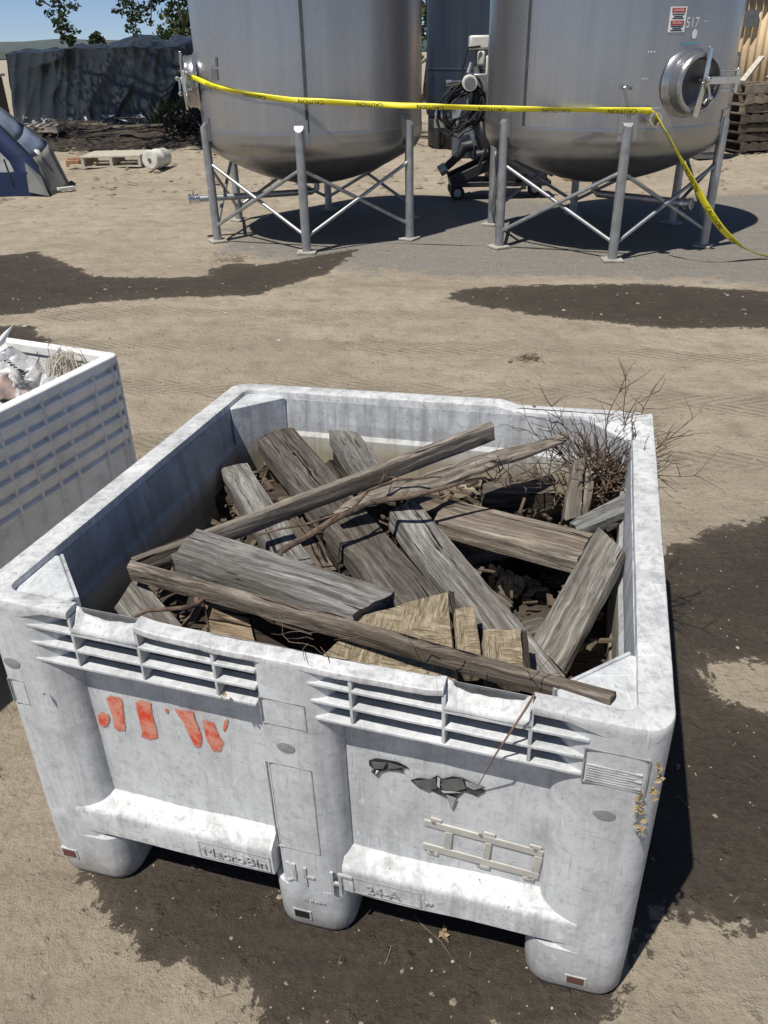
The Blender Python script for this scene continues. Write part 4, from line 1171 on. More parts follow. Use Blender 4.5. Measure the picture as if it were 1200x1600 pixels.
def sheet(label, name, mat, x, y, z, sx, sy, amp, seed, tilt=(0, 0, 0), n=22, fq=7):
    e1 = M2((1, 0, 0)) - M2((0, 0, 0)); e2 = M2((0, 1, 0)) - M2((0, 0, 0))
    M_ = Matrix.Translation(M2((x, y, z))) @ Matrix(((e1.x, e2.x, 0, 0), (e1.y, e2.y, 0, 0), (0, 0, 1, 0), (0, 0, 0, 1))) @ Matrix.Rotation(tilt[2], 4, 'Z') @ Matrix.Rotation(tilt[1], 4, 'Y') @ Matrix.Rotation(tilt[0], 4, 'X')
    m = MB()
    def fn(a, b):
        p = Vector(((a - .5) * sx, (b - .5) * sy, 0)); e = 1 - abs(noise.noise(p * fq + Vector((seed, 2, 0)))) * 2
        q = Vector((p.x * (1 + .25 * nz((b * 4, 1, 0), 1, seed)), p.y * (1 + .25 * nz((a * 4, 2, 0), 1, seed)), amp * (e - .5) + amp * .5 * nz(p, fq * 3, seed)))
        q.x += amp * .5 * nz(p, fq * 1.4, seed + 3); q.y += amp * .5 * nz(p, fq * 1.4, seed + 5)
        return M_ @ q
    m.grid(fn, n, n)
    o = m.build(name, mat, smooth='all', origin=M2((x, y, z)), solid=.0015)
    return tag(o, label, 'plastic scrap', 'scrap heaped in the left bin')
sheet('dark folded sheet underneath the scrap in the left bin', 'plastic_sheet', M_DARKSHEET, .60, .56, .60, 1.0, .90, .05, 1)
sheet('big clear crumpled film along the right rim of the left bin', 'plastic_film', M_FILM, .40, .22, .70, .66, .28, .07, 2, (.12, .0, .0), 40, 10)
sheet('second wad of clear film at the back of the left bin', 'plastic_film', M_FILM, .22, .36, .695, .26, .34, .06, 3, (0, 0, .4), 30, 11)
def sheetq(label, name, mat, quad, zs, amp, seed, n=24, fq=10):
    A, B_, C_, D = [P(x, y, z) for (x, y), z in zip(quad, zs)]
    nn = (B_ - A).cross(D - A).normalized()
    def fn(a, b):
        p = (A.lerp(B_, a)).lerp(D.lerp(C_, a), b); e = 1 - abs(noise.noise(p * fq + Vector((seed, 2, 0)))) * 2
        t_ = Vector((nz(p, fq * 1.5, seed + 3), nz(p, fq * 1.5, seed + 5), 0)) * amp * .6
        return p + nn * (amp * (e - .6)) + t_
    o = MB().grid(fn, n, n).build(name, mat, smooth='all', origin=(A + C_) / 2, solid=.0015)
    return tag(o, label, 'plastic scrap', 'scrap heaped in the left bin')
sheetq('upright white torn strip standing up at the far left of the left bin', 'plastic_strip', M_WHITESHEET, [(-14, 556), (8, 534), (21, 506), (2, 524)], (.75, .775, .84, .80), .008, 5, 12)
sheetq('white flat torn sheet at the left edge of the scrap', 'plastic_sheet', M_WHITESHEET, [(-20, 582), (-16, 604), (30, 590), (34, 574)], (.72, .72, .725, .735), .02, 6)
sheetq('white folded sheet tucked under the grey torn bag at the left edge', 'plastic_sheet', M_WHITESHEET, [(-15, 545), (-10, 570), (22, 552), (12, 534)], (.74, .74, .75, .76), .02, 26)
bag = sheetq('grey torn bag with black marks lying across the back of the left bin', 'torn_bag', M_GREYSHEET, [(-6, 556), (26, 590), (60, 570), (20, 542)], (.745, .72, .725, .755), .02, 4)
mk = MB()
for k in range(6):
    a = P(6 + k * 5.2, 563 + k * 3.6, .757 - .001 * k); mk.bar(a, a + Vector((.010, .005, -.002)), .007, .002)
mk.build('printed_marks', M_BLACKINK, bag)
sheet('crumpled white wrapper at the back corner of the left bin', 'wrapper', M_WHITESHEET, .10, .56, .745, .13, .14, .03, 16, (.3, .5, .3))
sheet('dusty pink crumpled cloth nearest the camera in the left bin', 'cloth', M_PINK, .52, .28, .715, .26, .20, .06, 7, (.2, .1, .6))
sheet('small dusty pink cloth half under the clear film', 'cloth', M_PINK, .33, .18, .715, .13, .10, .04, 8, (.3, .0, .2))
sheet('greyish torn sheet in the middle of the scrap in the left bin', 'plastic_sheet', M_GREYSHEET, .40, .38, .70, .32, .16, .05, 12, (.2, .2, .9))
sheet('broad crumpled white sheet at the near end of the left bin', 'plastic_sheet', M_WHITESHEET, .85, .45, .69, .42, .40, .06, 31, (.1, .1, .5))
sheet('rumpled grey sheet at the far side of the left bin', 'plastic_sheet', M_GREYSHEET, .55, .85, .68, .50, .35, .06, 32, (.05, -.1, .2))
sheet('second clear film wad at the near end of the left bin', 'plastic_film', M_FILM, .95, .75, .69, .34, .34, .07, 33, (.1, 0, .8), 30, 9)
m = MB()
for k in range(50):
    a = M2((.11 + rng.gauss(0, .02), .12 + rng.gauss(0, .025), .70)); th = rng.uniform(0, 6.28); d = Vector((math.cos(th), math.sin(th), 0)); h = rng.uniform(.03, .10); w_ = rng.uniform(.02, .06)
    m.tube([a - d * w_, a - d * w_ * .6 + Vector((0, 0, h * .8)), a + Vector((0, 0, h)), a + d * w_ * .7 + Vector((0, 0, h * .7)), a + d * w_ * 1.2 - Vector((0, 0, .01))], .0013, 4)
tag(m.build('fibre_bundle', M_STRANDS, origin=M2((.11, .12, .7))), 'frayed bundle of beige strands in the back right corner of the left bin', 'fibre bundle')

# ------------------------------------------------------------------ tanks
def cylp(c, r, ang, z): return Vector((c[0] + r * math.cos(R(ang)), c[1] + r * math.sin(R(ang)), z))
RS = 1.05
M_SEAM = simple('dark_weld_seam', (.075, .078, .082), .5, .4, .25, 10)
def manway(root, c, ang, z, r=.205, prot=.13, swing=True):
    nrm = Vector((math.cos(R(ang)), math.sin(R(ang)), 0)); tg = Vector((-nrm.y, nrm.x, 0)); up = Vector((0, 0, 1))
    o = Vector((c[0], c[1], z)) + nrm * (RS - .03)
    def F(p): return o + tg * p[0] + up * p[1] + nrm * p[2]
    m = MB().lathe([(r + .055, .012), (r + .04, .032), (r + .015, .05), (r + .008, prot), (r + .014, prot + .016), (r + .004, prot + .03), (r - .02, prot + .03), (r - .026, prot + .012), (r - .028, .05)], 48)
    ring = m.map(F).build('manway', M_STEEL, root, smooth=True)
    m = MB().lathe([(.0, prot - .035), (r * .5, prot - .032), (r * .8, prot - .02), (r - .024, prot + .004)], 40)
    door = m.map(F).build('door', M_DARKSTEEL, ring, smooth=True)
    m = MB()
    m.bar((-.035, -r - .03, prot + .05), (.0, .01, prot + .06), .05, .022, up=(0, 0, 1)); m.bar((.0, .01, prot + .06), (.02, r + .045, prot + .05), .04, .022, up=(0, 0, 1))
    m.map(F).build('clamp_bar', M_POLISH, ring, bevel=.006)
    m = MB(); m.tube([(-.0, .02, prot + .01), (.0, .02, prot + .10)], .014, 10); m.tube([(.0, .02, prot + .09), (.05, -.09, prot + .09)], .009, 8)
    m.lathe([(0, -.022), (.016, -.016), (.022, 0), (.016, .016), (0, .022)], 10, (.05, -.095, prot + .09)); m.lathe([(0, -.022), (.016, -.016), (.022, 0), (.016, .016), (0, .022)], 10, (.0, .03, prot + .105))
    m.map(F).build('clamp_knob', M_POLISH, ring, smooth=True)
    m = MB(); m.bar((.03, .02, prot + .04), (r + .16, .02, prot + .04), .022, .055, up=(0, 1, 0))
    m.tube([(r + .15, -.075, prot + .02), (r + .15, .1, prot + .02)], .018, 10); m.box((r + .005, -.06, prot - .03), (r + .14, -.045, prot + .01)); m.box((r + .005, .075, prot - .03), (r + .14, .09, prot + .01))
    m.map(F).build('hinge_arm', M_POLISH, ring, bevel=.004)
    return F
def tank(c, label, a0, legring, dish, man_ang, man_z, knuckle, seams, mp=.13):
    root = thing('steel_tank', label, 'tank', (c[0], c[1], 0), 'stainless steel tanks on legs')
    H = 2.75
    prof = [(RS, knuckle + .075)] + [(RS, knuckle + .075 + (H - knuckle - .075) * i / 12) for i in range(1, 13)] + [(RS * .97, H + .03), (RS * .8, H + .09), (RS * .4, H + .15), (.0, H + .17)]
    sh = MB().lathe(prof, 128, (c[0], c[1], 0)).build('shell', M_STEEL, root, smooth=True)
    kb = knuckle
    prof = [(RS + .002, kb + .075), (RS + .006, kb + .05), (RS + .0, kb + .03), (RS + .004, kb), (RS - .012, kb - .07), (RS - .05, kb - .13)]
    steps_ = 12
    for i in range(1, steps_ + 1):
        r = (RS - .05) * (1 - i / steps_); z = dish + (kb - .13 - dish) * ((r / (RS - .05)) ** 1.9)
        prof.append((r, z))
    MB().lathe(prof, 128, (c[0], c[1], 0)).build('bottom_dish', M_DISH, root, smooth=True)
    legs = []
    for k in range(6):
        a = a0 + 60 * k; p = cylp(c, legring, a, 0); legs.append(p)
        top = knuckle + .12
        nrm = (p - Vector((c[0], c[1], 0))).normalized()
        m = MB(); n = 16; r = .040
        rr_ = [(r * math.cos(2 * math.pi * i / n), r * math.sin(2 * math.pi * i / n)) for i in range(n)]
        vs = []
        for z, sl_ in ((.02, 0), (top - .05, 0), (top, .9)):
            for x, y in rr_:
                q = p + Vector((x, y, 0)); vs.append(Vector((q.x, q.y, z + (- sl_ * (Vector((x, y, 0)).dot(nrm)) if sl_ else 0))))
        m.add(vs, [(i * n + j, i * n + (j + 1) % n, (i + 1) * n + (j + 1) % n, (i + 1) * n + j) for i in range(2) for j in range(n)] + [tuple(range(2 * n, 3 * n))])
        lg = m.build('leg', M_GALV, root, smooth=True)
        m = MB(); tg = Vector((-nrm.y, nrm.x, 0))
        b = [p + tg * x + nrm * y for x, y in ((-.085, -.075), (.085, -.075), (.085, .075), (-.085, .075))]
        m.add([Vector((q.x, q.y, .002)) for q in b] + [Vector((q.x, q.y, .022)) for q in b], [(0, 1, 2, 3), (7, 6, 5, 4), (0, 4, 5, 1), (1, 5, 6, 2), (2, 6, 7, 3), (3, 7, 4, 0)])
        m.build('foot_plate', M_CONC, lg, bevel=.004)
        m = MB().lathe([(RS + .007, knuckle - .02), (RS + .007, knuckle + .17)], 4, (c[0], c[1], 0), R(a - 4.2), R(a + 4.2))
        m.build('mounting_pad', M_STEEL, lg, solid=.012)
    for k in range(6):
        p, q = legs[k], legs[(k + 1) % 6]
        off = ((p + q) / 2 - Vector((c[0], c[1], 0))).normalized() * .012
        for s_, (u, v) in enumerate(((p, q), (q, p))):
            d = (v - u).normalized(); o_ = off * (1 if s_ else -1)
            m = MB().tube([u + d * .03 + o_ + Vector((0, 0, .70)), v - d * .03 + o_ + Vector((0, 0, .16))], .0165, 10)
            m.build('brace', M_GALV, root, smooth=True)
    # vertical weld seams
    for ang in seams:
        m = MB().lathe([(RS + .0025, kb + .076), (RS + .0025, H - .01)], 2, (c[0], c[1], 0), R(ang - .8), R(ang + .8))
        m.build('weld_seam', M_SEAM, sh)
    manway(root, c, man_ang, man_z, prot=mp)
    return root, sh
CA, CB = (-.66, 8.235), (2.005, 7.715)
TA, SHA = tank(CA, 'left stainless steel tank on legs, the yellow tape stretched across its front', -152, 1.075, .46, 189, 1.385, .93, (-88, 60), .10)
TB, SHB = tank(CB, 'right stainless steel tank on legs, marked 517 with a danger sign and round hatch', -153.5, 1.06, .50, -67.5, 1.345, .96, (-141.5, 40))
# left tank details
def plate_on(c, r, ang, z, wd, ht, name, mat, root, th=.004):
    h = math.degrees(wd / 2 / r)
    return MB().lathe([(r, z - ht / 2), (r, z + ht / 2)], 6, (c[0], c[1], 0), R(ang - h), R(ang + h)).build(name, mat, root, solid=th)
plate_on(CA, RS + .004, -136.5, 1.452, .10, .085, 'name_plate', M_GREYPLATE, TA)
plate_on(CA, RS + .004, -136.0, 1.55, .10, .07, 'plate_bracket', M_STEEL, TA)
plate_on(CA, RS + .005, -134.0, 1.55, .03, .07, 'name_plate', M_GREYPLATE, TA)
cA, cB = Vector((CA[0], CA[1], 0)), Vector((CB[0], CB[1], 0))
m = MB().tube([cA + Vector((0, 0, .50)), cA + Vector((0, 0, .40)), cA + Vector((-.05, -.02, .375)), cA + Vector((-1.12, -.33, .375))], .03, 12)
pa = m.build('outlet_pipe', M_GALV, TA, smooth=True)
e = cA + Vector((-1.12, -.33, .375)); d = Vector((-1.07, -.31, 0)).normalized()
m = MB().tube([e, e + d * .03, e + d * .031, e + d * .07, e + d * .071, e + d * .10], [.045, .045, .033, .033, .048, .048], 12); m.tube([e + d * .05, e + d * .05 + Vector((0, 0, .08)), e + d * .12 + Vector((0, 0, .09))], .01, 8)
m.build('valve', M_POLISH, pa, smooth=True)
# right tank details
m = MB().tube([cB + Vector((0, 0, .54)), cB + Vector((0, 0, .42)), cB + Vector((.02, -.05, .39)), cB + Vector((.62, -.62, .39))], .034, 12)
pb = m.build('outlet_pipe', M_GALV, TB, smooth=True)
e = cB + Vector((.62, -.62, .39)); d = Vector((.707, -.707, 0))
MB().tube([e, e + d * .03, e + d * .031, e + d * .06, e + d * .061, e + d * .09, e + d * .09, e + d * .06], [.05, .05, .038, .038, .05, .05, .036, .036], 14).build('valve', M_POLISH, pb, smooth=True)
# danger sign
sg = plate_on(CB, RS + .0045, -77.9, 1.776, .135, .165, 'danger_sign', M_WHITEINK, TB, .003)
def on_cyl(c, r, ang, z0):
    return lambda p: cylp(c, r + p.z, ang + math.degrees(p.x / r), z0 + p.y)
def strip(x0, x1, y0, y1): 
    m = MB(); n = 6
    vs = [(x0 + (x1 - x0) * i / n, y, 0) for y in (y0, y1) for i in range(n + 1)]
    return m.add(vs, [(i, i + 1, n + 2 + i, n + 1 + i) for i in range(n)])
f = on_cyl(CB, RS + .0075, -77.9, 1.776)
for y, s in ((.060, 'DANGER'), (-.022, 'PELIGRO')):
    strip(-.055, .055, y - .015, y + .015).map(f).build('sign_band', M_REDINK, sg)
    f2 = on_cyl(CB, RS + .0095, -77.9, 1.776)
    t_ = text_flat(s, .022); t_.map(lambda p: f2(Vector((p.x * .95, p.y + y, 0)))); t_.build('sign_lettering', M_WHITEINK, sg)
m = MB()
for y, w_ in ((.034, .05), (.020, .036), (.008, .046), (-.046, .05), (-.059, .036), (-.071, .05)): m.merge(strip(-w_, w_, y - .0035, y + .0035).map(f))
m.build('sign_lines', M_BLACKINK, sg)
f = on_cyl(CB, RS + .003, -70.6, 1.752)
t_ = text_flat('517', .098); t_.map(lambda p: f(Vector((p.x * .82, p.y, 0)))); t_.build('tank_number', M_WHITEINK, TB)
f = on_cyl(CB, RS + .003, -68.8, 1.680)
n = 20
MB().add([(0, 0, 0)] + [(.024 * math.cos(2 * math.pi * i / n), .033 * math.sin(2 * math.pi * i / n), 0) for i in range(n)], [(0, 1 + i, 1 + (i + 1) % n) for i in range(n)]).map(f).build('white_sticker', M_WHITEINK, TB)
f = on_cyl(CB, RS + .003, -70.0, 1.617); strip(-.085, .085, -.006, .008).map(f).build('teal_marking', M_TEALINK, TB)
m = MB()
for k in range(3):
    m.merge(strip(-.028 + .022 * k, -.018 + .022 * k, -.006, .006).map(on_cyl(CB, RS + .003, -87.2, 1.567)))
    m.merge(strip(-.028 + .02 * k, -.020 + .02 * k, -.004, .004).map(on_cyl(CB, RS + .003, -88.5, 1.385)))
m.merge(strip(-.02, -.008, -.005, .003).map(on_cyl(CB, RS + .003, -63.5, 1.765))); m.merge(strip(.004, .016, -.004, .004).map(on_cyl(CB, RS + .003, -63.5, 1.765)))
m.build('white_dots', M_WHITEINK, TB)
# thermometer stub and sampling valve
p = cylp(CB, RS - .01, -96.8, 1.335); nr = Vector((math.cos(R(-96.8)), math.sin(R(-96.8)), 0))
m = MB().tube([p, p + nr * .09, p + nr * .10 + Vector((0, 0, -.012))], [.016, .016, .02], 10); m.tube([p + nr * .085 + Vector((-.03, 0, 0)), p + nr * .085 + Vector((.05, 0, -.01))], .012, 8)
m.build('probe_stub', M_POLISH, TB, smooth=True)
p = cylp(CB, RS - .01, -85.5, 1.115); nr = Vector((math.cos(R(-85.5)), math.sin(R(-85.5)), 0))
m = MB().tube([p, p + nr * .05, p + nr * .051, p + nr * .075, p + nr * .076, p + nr * .15, p + nr * .151, p + nr * .18, p + nr * .18, p + nr * .14], [.034, .034, .05, .05, .034, .034, .05, .05, .036, .036], 18)
vv = m.build('sampling_valve', M_POLISH, TB, smooth=True)
MB().bar(p + nr * .10 + Vector((-.08, 0, .055)), p + nr * .10 + Vector((.06, 0, .065)), .018, .02).build('valve_handle', M_GALV, vv, bevel=.004)
VALVE = p + nr * .11

# caution tape
def tape_path():
    A0 = manA = cylp(CA, RS + .13, 188, 1.44)
    pts = [A0 + Vector((.05, .02, .02)), A0, cylp(CA, RS + .06, 204, 1.425)]
    for a, z in ((212, 1.395), (222, 1.365), (232, 1.338), (242, 1.312), (252, 1.290), (265, 1.262)): pts.append(cylp(CA, RS + .02 + (.006 if a > 250 else 0), a, z))
    e = pts[-1]; f_ = VALVE + Vector((-.02, -.03, .055))
    for i in range(1, 13):
        t = i / 12; p = e.lerp(f_, t); p.z -= .055 * 4 * t * (1 - t) * .35
        pts.append(p)
    return pts
def ribbon(pts, width, label, name, twist=lambda t: 0.0, face=Vector((0, -1, 0)), text_every=.50, rot180=True, t0=.25):
    # smooth resample
    P_ = [Vector(p) for p in pts]; out = []
    for i in range(len(P_) - 1):
        p0, p1, p2, p3 = P_[max(i - 1, 0)], P_[i], P_[i + 1], P_[min(i + 2, len(P_) - 1)]
        for k in range(8):
            t = k / 8
            out.append(.5 * ((2 * p1) + (p2 - p0) * t + (2 * p0 - 5 * p1 + 4 * p2 - p3) * t * t + (3 * p1 - p0 - 3 * p2 + p3) * t ** 3))
    out.append(P_[-1])
    ln = [0]
    for i in range(1, len(out)): ln.append(ln[-1] + (out[i] - out[i - 1]).length)
    T = ln[-1]
    frames = []
    for i, p in enumerate(out):
        tg = (out[min(i + 1, len(out) - 1)] - out[max(i - 1, 0)]).normalized()
        fc = face(p) if callable(face) else face
        up = fc.cross(tg); up = -up if up.z < 0 else up
        up.normalize(); nn = tg.cross(up); nn = -nn if nn.dot(fc) < 0 else nn
        a = twist(ln[i] / T)
        u2 = up * math.cos(a) + nn * math.sin(a); n2 = nn * math.cos(a) - up * math.sin(a)
        frames.append((p, u2, n2, tg))
    m = MB(); nv = 4; vs = []
    for i, (p, u, n_, tg) in enumerate(frames):
        wv = width * (1 + .10 * nz((ln[i] * 3, 0, 1)))
        for j in range(nv + 1):
            q = j / nv - .5
            vs.append(p + u * q * wv + n_ * (.006 * math.cos(q * 6) * (.5 + nz((ln[i] * 5, q * 2, 2)))))
    m.add(vs, [(i * (nv + 1) + j, (i + 1) * (nv + 1) + j, (i + 1) * (nv + 1) + j + 1, i * (nv + 1) + j + 1) for i in range(len(frames) - 1) for j in range(nv)])
    o = m.build(name, M_TAPE, smooth='all', solid=.0008, origin=out[len(out) // 2])
    tag(o, label, 'tape', 'yellow caution tape')
    def at(s):
        s = max(0, min(T - 1e-4, s))
        i = max(k for k in range(len(ln)) if ln[k] <= s); i = min(i, len(out) - 2)
        t = (s - ln[i]) / (ln[i + 1] - ln[i] + 1e-9)
        return frames[i][0].lerp(frames[i + 1][0], t), frames[i][1].lerp(frames[i + 1][1], t).normalized(), frames[i][2].lerp(frames[i + 1][2], t).normalized()
    s = t0
    while s < T - .2:
        tx = text_flat('CAUTION', width * 1.15)
        def mp(p):
            x, y = (-p.x, -p.y) if rot180 else (p.x, p.y)
            q, u, n_ = at(s + x * .95)
            return q + u * (y * .95 - width * .08) + n_ * .0085
        tx.map(mp); tx.build('tape_lettering', M_BLACKINK, o)
        s += text_every
    return o
def face_cam(p): return Vector((-p.x * .3, -1, .0)).normalized()
ribbon(tape_path(), .045, 'yellow caution tape stretched from the left tank hatch across to the right tank valve', 'caution_tape', lambda t: .35 * math.sin(t * 9) + .3 + .3 * math.sin(t * 31), face_cam)
gp = [VALVE + Vector((-.06, -.03, .045)), VALVE + Vector((.0, -.05, .03))] + [PY(x, y, Y) for x, y, Y in ((1036, 200, 6.42), (1046, 217, 6.40), (1060, 243, 6.38), (1078, 275, 6.37), (1098, 312, 6.38), (1122, 350, 6.42), (1148, 378, 6.50), (1175, 393, 6.58))] + [P(1205, 402, .02), P(1260, 412, .015)]
ribbon(gp, .050, 'loose yellow caution tape falling from the right tank valve to the ground', 'caution_tape', lambda t: 1.5 * math.sin(t * 9 + .4) * .5 + .35, face_cam, .40, False, .25)

# ------------------------------------------------------------------ pump cart between the tanks
def make_cart():
    o = P(738, 314); o = Vector((1.12, 9.95, 0))
    root = thing('pump_cart', 'dark wheeled pump cart with white gauge and coiled hoses between the tanks', 'pump cart', o)
    def B(m, name, mat, par=None, **kw): return m.map(lambda p: p + o).build(name, mat, par or root, **kw)
    m = MB(); m.bar((-.30, -.12, .20), (.20, -.12, .42), .07, .12); m.bar((-.30, .3, .20), (.20, .3, .42), .07, .12); m.box((-.3, -.16, .15), (.9, .34, .21)); m.box((.15, -.14, .21), (.85, .30, .46))
    B(m, 'base_frame', M_BLACK, bevel=.01)
    for x, y in ((-.22, -.12), (.30, -.14), (-.22, .3), (.75, .1)):
        m = MB().tube([(x - .0, y - .03, .085), (x, y + .03, .085)], .085, 18); w_ = B(m, 'wheel', M_RUBBER, smooth=True)
        m = MB().tube([(x, y - .034, .085), (x, y + .034, .085)], .045, 12); m.bar((x, y, .09), (x + .01, y, .17), .05, .03); B(m, 'caster_fork', M_GALV, w_)
    m = MB().lathe([(.0, .46), (.15, .46), (.15, .98), (.13, 1.02), (.0, 1.02)], 24, (-.13, .1, 0)); B(m, 'pump_column', M_GALV, smooth=True)
    m = MB().lathe([(.0, .44), (.05, .44), (.05, 1.64), (.0, 1.64)], 14, (.0, .05, 0)); B(m, 'mast', M_GREYPLATE, smooth=True)
    m = MB().box((-.11, -.06, 1.60), (.11, .14, 1.74)); m.box((-.02, -.08, 1.44), (.06, .1, 1.585)); m.box((.075, -.07, 1.28), (.12, .08, 1.54)); B(m, 'motor_cap', M_OFFWHITE, bevel=.02)
    m = MB().box((-.10, -.09, 1.16), (.10, .12, 1.36)); B(m, 'control_box', M_GALV, bevel=.015)
    m = MB().tube([(-.12, -.27, 1.27), (-.12, -.10, 1.27)], [.085, .085], 24); g = B(m, 'gauge', M_OFFWHITE, bevel=.008)
    B(MB().tube([(-.12, -.274, 1.27), (-.12, -.268, 1.27)], [.062, .062], 20), 'dial', M_GALV, g)
    m = MB(); m.tube([(-.14, -.13, 1.2), (-.15, -.13, 1.10)], .02, 8); m.tube([(-.13, -.12, 1.37), (-.10, -.1, 1.47)], .025, 8)
    B(m, 'fitting', M_GALV, smooth=True)
    m = MB(); m.lathe([(.0, 0), (.075, 0), (.085, .05), (.06, .11), (0, .12)], 16, (-.42, -.05, .90)); m.box((-.5, -.03, .80), (-.26, .1, .89))
    B(m, 'valve_head', M_POLISH, smooth=True)
    m = MB().tube([(-.36, -.06, 1.275), (-.09, -.04, 1.28)], [.02, .016], 10); m.tube([(-.37, -.06, 1.275), (-.31, -.06, 1.276)], [.03, .03], 12); B(m, 'hose_hanger', M_POLISH, smooth=True)
    m = MB()
    rg = random.Random(5)
    for k in range(7):
        rx, rz = rg.uniform(.15, .23), rg.uniform(.18, .28); cx, cz = rg.uniform(-.26, -.14), 1.06 + rg.uniform(-.07, .04)
        m.tube([(cx + rx * math.cos(q) + .05 * math.sin(q * 1.0), -.16 + .03 * math.sin(q * 2 + k), cz + rz * math.sin(q) - .05 * (math.cos(q) < 0)) for q in [2 * math.pi * i / 26 for i in range(27)]], .0135, 6, cap=False)
    m.tube([(.0, -.1, 1.63), (-.14, -.14, 1.62), (-.2, -.16, 1.4), (-.19, -.16, 1.2)], .012, 6)
    m.tube([(-.1, -.15, .95), (.0, -.16, .7), (.10, -.1, .45)], .018, 6); m.tube([(.05, -.15, .9), (.12, -.2, .62), (.02, -.2, .40)], .018, 6)
    B(m, 'hose_coil', M_RUBBER, smooth=True)
    m = MB(); m.tube([(-.06, -.15, .62), (-.16, -.15, .60), (-.20, -.15, .52), (-.36, -.14, .38)], [.07, .07, .05, .045], 14)
    m.tube([(.0, -.1, .5), (.3, -.12, .55)], .06, 12); B(m, 'pump_body', M_BLACK, smooth=True)
    m = MB().tube([(-.36, -.14, .38), (-.44, -.14, .33)], [.065, .065], 14); B(m, 'inlet_flange', M_GALV, bevel=.005)
    m = MB().tube([(.45, -.2, .30), (.62, -.1, .28), (.75, .0, .36), (.95, .05, .25)], .03, 8); m.tube([(.6, -.05, .1), (.6, -.05, .5)], .02, 8); B(m, 'drain_hose', M_RUBBER, smooth=True)
make_cart()

# dark blue tank behind
def make_navy():
    c = (2.42, 16.2)
    root = thing('storage_tank', 'tall dark navy tank standing behind the pump cart in the gap', 'tank', (c[0], c[1], 0))
    rr_ = 1.56
    MB().lathe([(0, .58), (rr_ * .6, .50), (rr_ - .02, .52), (rr_, .56), (rr_, 1.28), (rr_ + .012, 1.29), (rr_ + .012, 1.31), (rr_, 1.32), (rr_, 4.6), (rr_ * .5, 4.9), (0, 5.0)], 72, (c[0], c[1], 0)).build('shell', M_NAVY, root, smooth=True)
    MB().lathe([(rr_ - .04, .0), (rr_ - .04, .55)], 64, (c[0], c[1], 0)).build('base_shade_skirt', M_BLACK, root, smooth='all', solid=.01)  # black skirt also stands in for the dark shade below the tank
    for k in range(6):
        p = cylp(c, rr_ + .05, -150 + 60 * k, 0)
        MB().tube([p, p + Vector((0, 0, .6))], .06, 12).build('leg', M_BLACK, root, smooth=True)
    p = cylp(c, rr_ + .03, -125, 0)
    MB().tube([p + Vector((0, 0, .02)), p + Vector((0, 0, .85))], .025, 8).build('drain_pipe', M_GREYPLATE, root, smooth=True)
make_navy()

# carton and a timber behind the right tank
o = P(975, 282); o = Vector((2.55, 11.2, 0))
root = thing('cardboard_box', 'low cardboard box on the ground behind the right tank', 'box', o)
MB().box((-.05 + o.x, o.y, .0), (.75 + o.x, o.y + .6, .34)).build('box_body', M_CARD, root, bevel=.006)
MB().add([(o.x - .05, o.y - .003, .335), (o.x + .75, o.y - .003, .335), (o.x + .78, o.y - .16, .31), (o.x - .08, o.y - .15, .30)], [(0, 1, 2, 3)]).build('flap', M_CARD, root, solid=.006)

# ------------------------------------------------------------------ pallets
def pallet_mb(L=1.2, W_=1.0, h=.14):
    m = MB()
    for y in (-W_ / 2, -.05, W_ / 2 - .1): m.box((-L / 2, y, .02), (L / 2, y + .045, h - .022))
    nb = 7
    for i in range(nb):
        x = -L / 2 + (L - .1) * i / (nb - 1); m.box((x, -W_ / 2, h - .02), (x + .1, W_ / 2, h))
    for x in (-L / 2, -.05, L / 2 - .1): m.box((x, -W_ / 2, 0), (x + .1, W_ / 2, .018))
    return m
def pallet(label, loc, rz, mat, group=None, dims=(1.2, 1.0, .14), tilt=0.0):
    root = thing('wooden_pallet', label, 'pallet', loc, group)
    L, W_, h = dims
    Mx = Matrix.Translation(loc) @ Matrix.Rotation(rz, 4, 'Z') @ Matrix.Rotation(tilt, 4, 'Y')
    def B(m, nm): return m.map(lambda p: Mx @ p).build(nm, mat, root)
    m = MB()
    for y in (-W_ / 2, -.022, W_ / 2 - .045): m.box((-L / 2, y, .019), (L / 2, y + .045, h - .021))
    B(m, 'stringers')
    m = MB()
    for i in range(7):
        x = -L / 2 + (L - .1) * i / 6; q = .006 * random.uniform(-1, 1); m.box((x, -W_ / 2 + q, h - .02), (x + .1, W_ / 2 + q, h))
    B(m, 'deck_boards')
    m = MB()
    for x in (-L / 2, -.05, L / 2 - .1): m.box((x, -W_ / 2, 0), (x + .1, W_ / 2, .018))
    B(m, 'bottom_boards')
    return root
pallet('bleached white pallet lying flat on the ground in front of the dark litter', (-4.42, 13.95, 0.01), R(93), M_PALEWOOD, None, (.85, .95, .17))
def stack(c, n, rz):
    z = 0
    for i in range(n):
        lab = 'grey wooden pallet in the right hand stack, ' + ('lowest one on the ground', 'second from the ground', 'third from the ground', 'fourth from the ground', 'fifth from the ground', 'sixth from the ground', 'seventh from the ground', 'eighth from the ground', 'top one')[i]
        pallet(lab, (c[0] + random.uniform(-.05, .05), c[1] + random.uniform(-.05, .05), z + .01), rz + random.uniform(-.05, .05), M_PALLET if i > 3 else M_DARKPALLET, 'wooden pallets stacked at the right', (1.25, 1.05, .142))
        z += .145
stack((6.45, 14.5), 7, R(8))
for i, (a, b, lab) in enumerate((((5.85, 14.0, 1.06), (6.35, 14.6, 1.40), 'grey board leaning across the top of the pallet stack, left one'), ((6.3, 14.1, 1.10), (6.9, 14.3, 1.38), 'grey board lying tilted on the pallet stack at the frame edge'))):
    tag(MB().bar(a, b, .09, .05).build('board', M_PALEWOOD, bevel=.004, origin=a), lab, 'board')
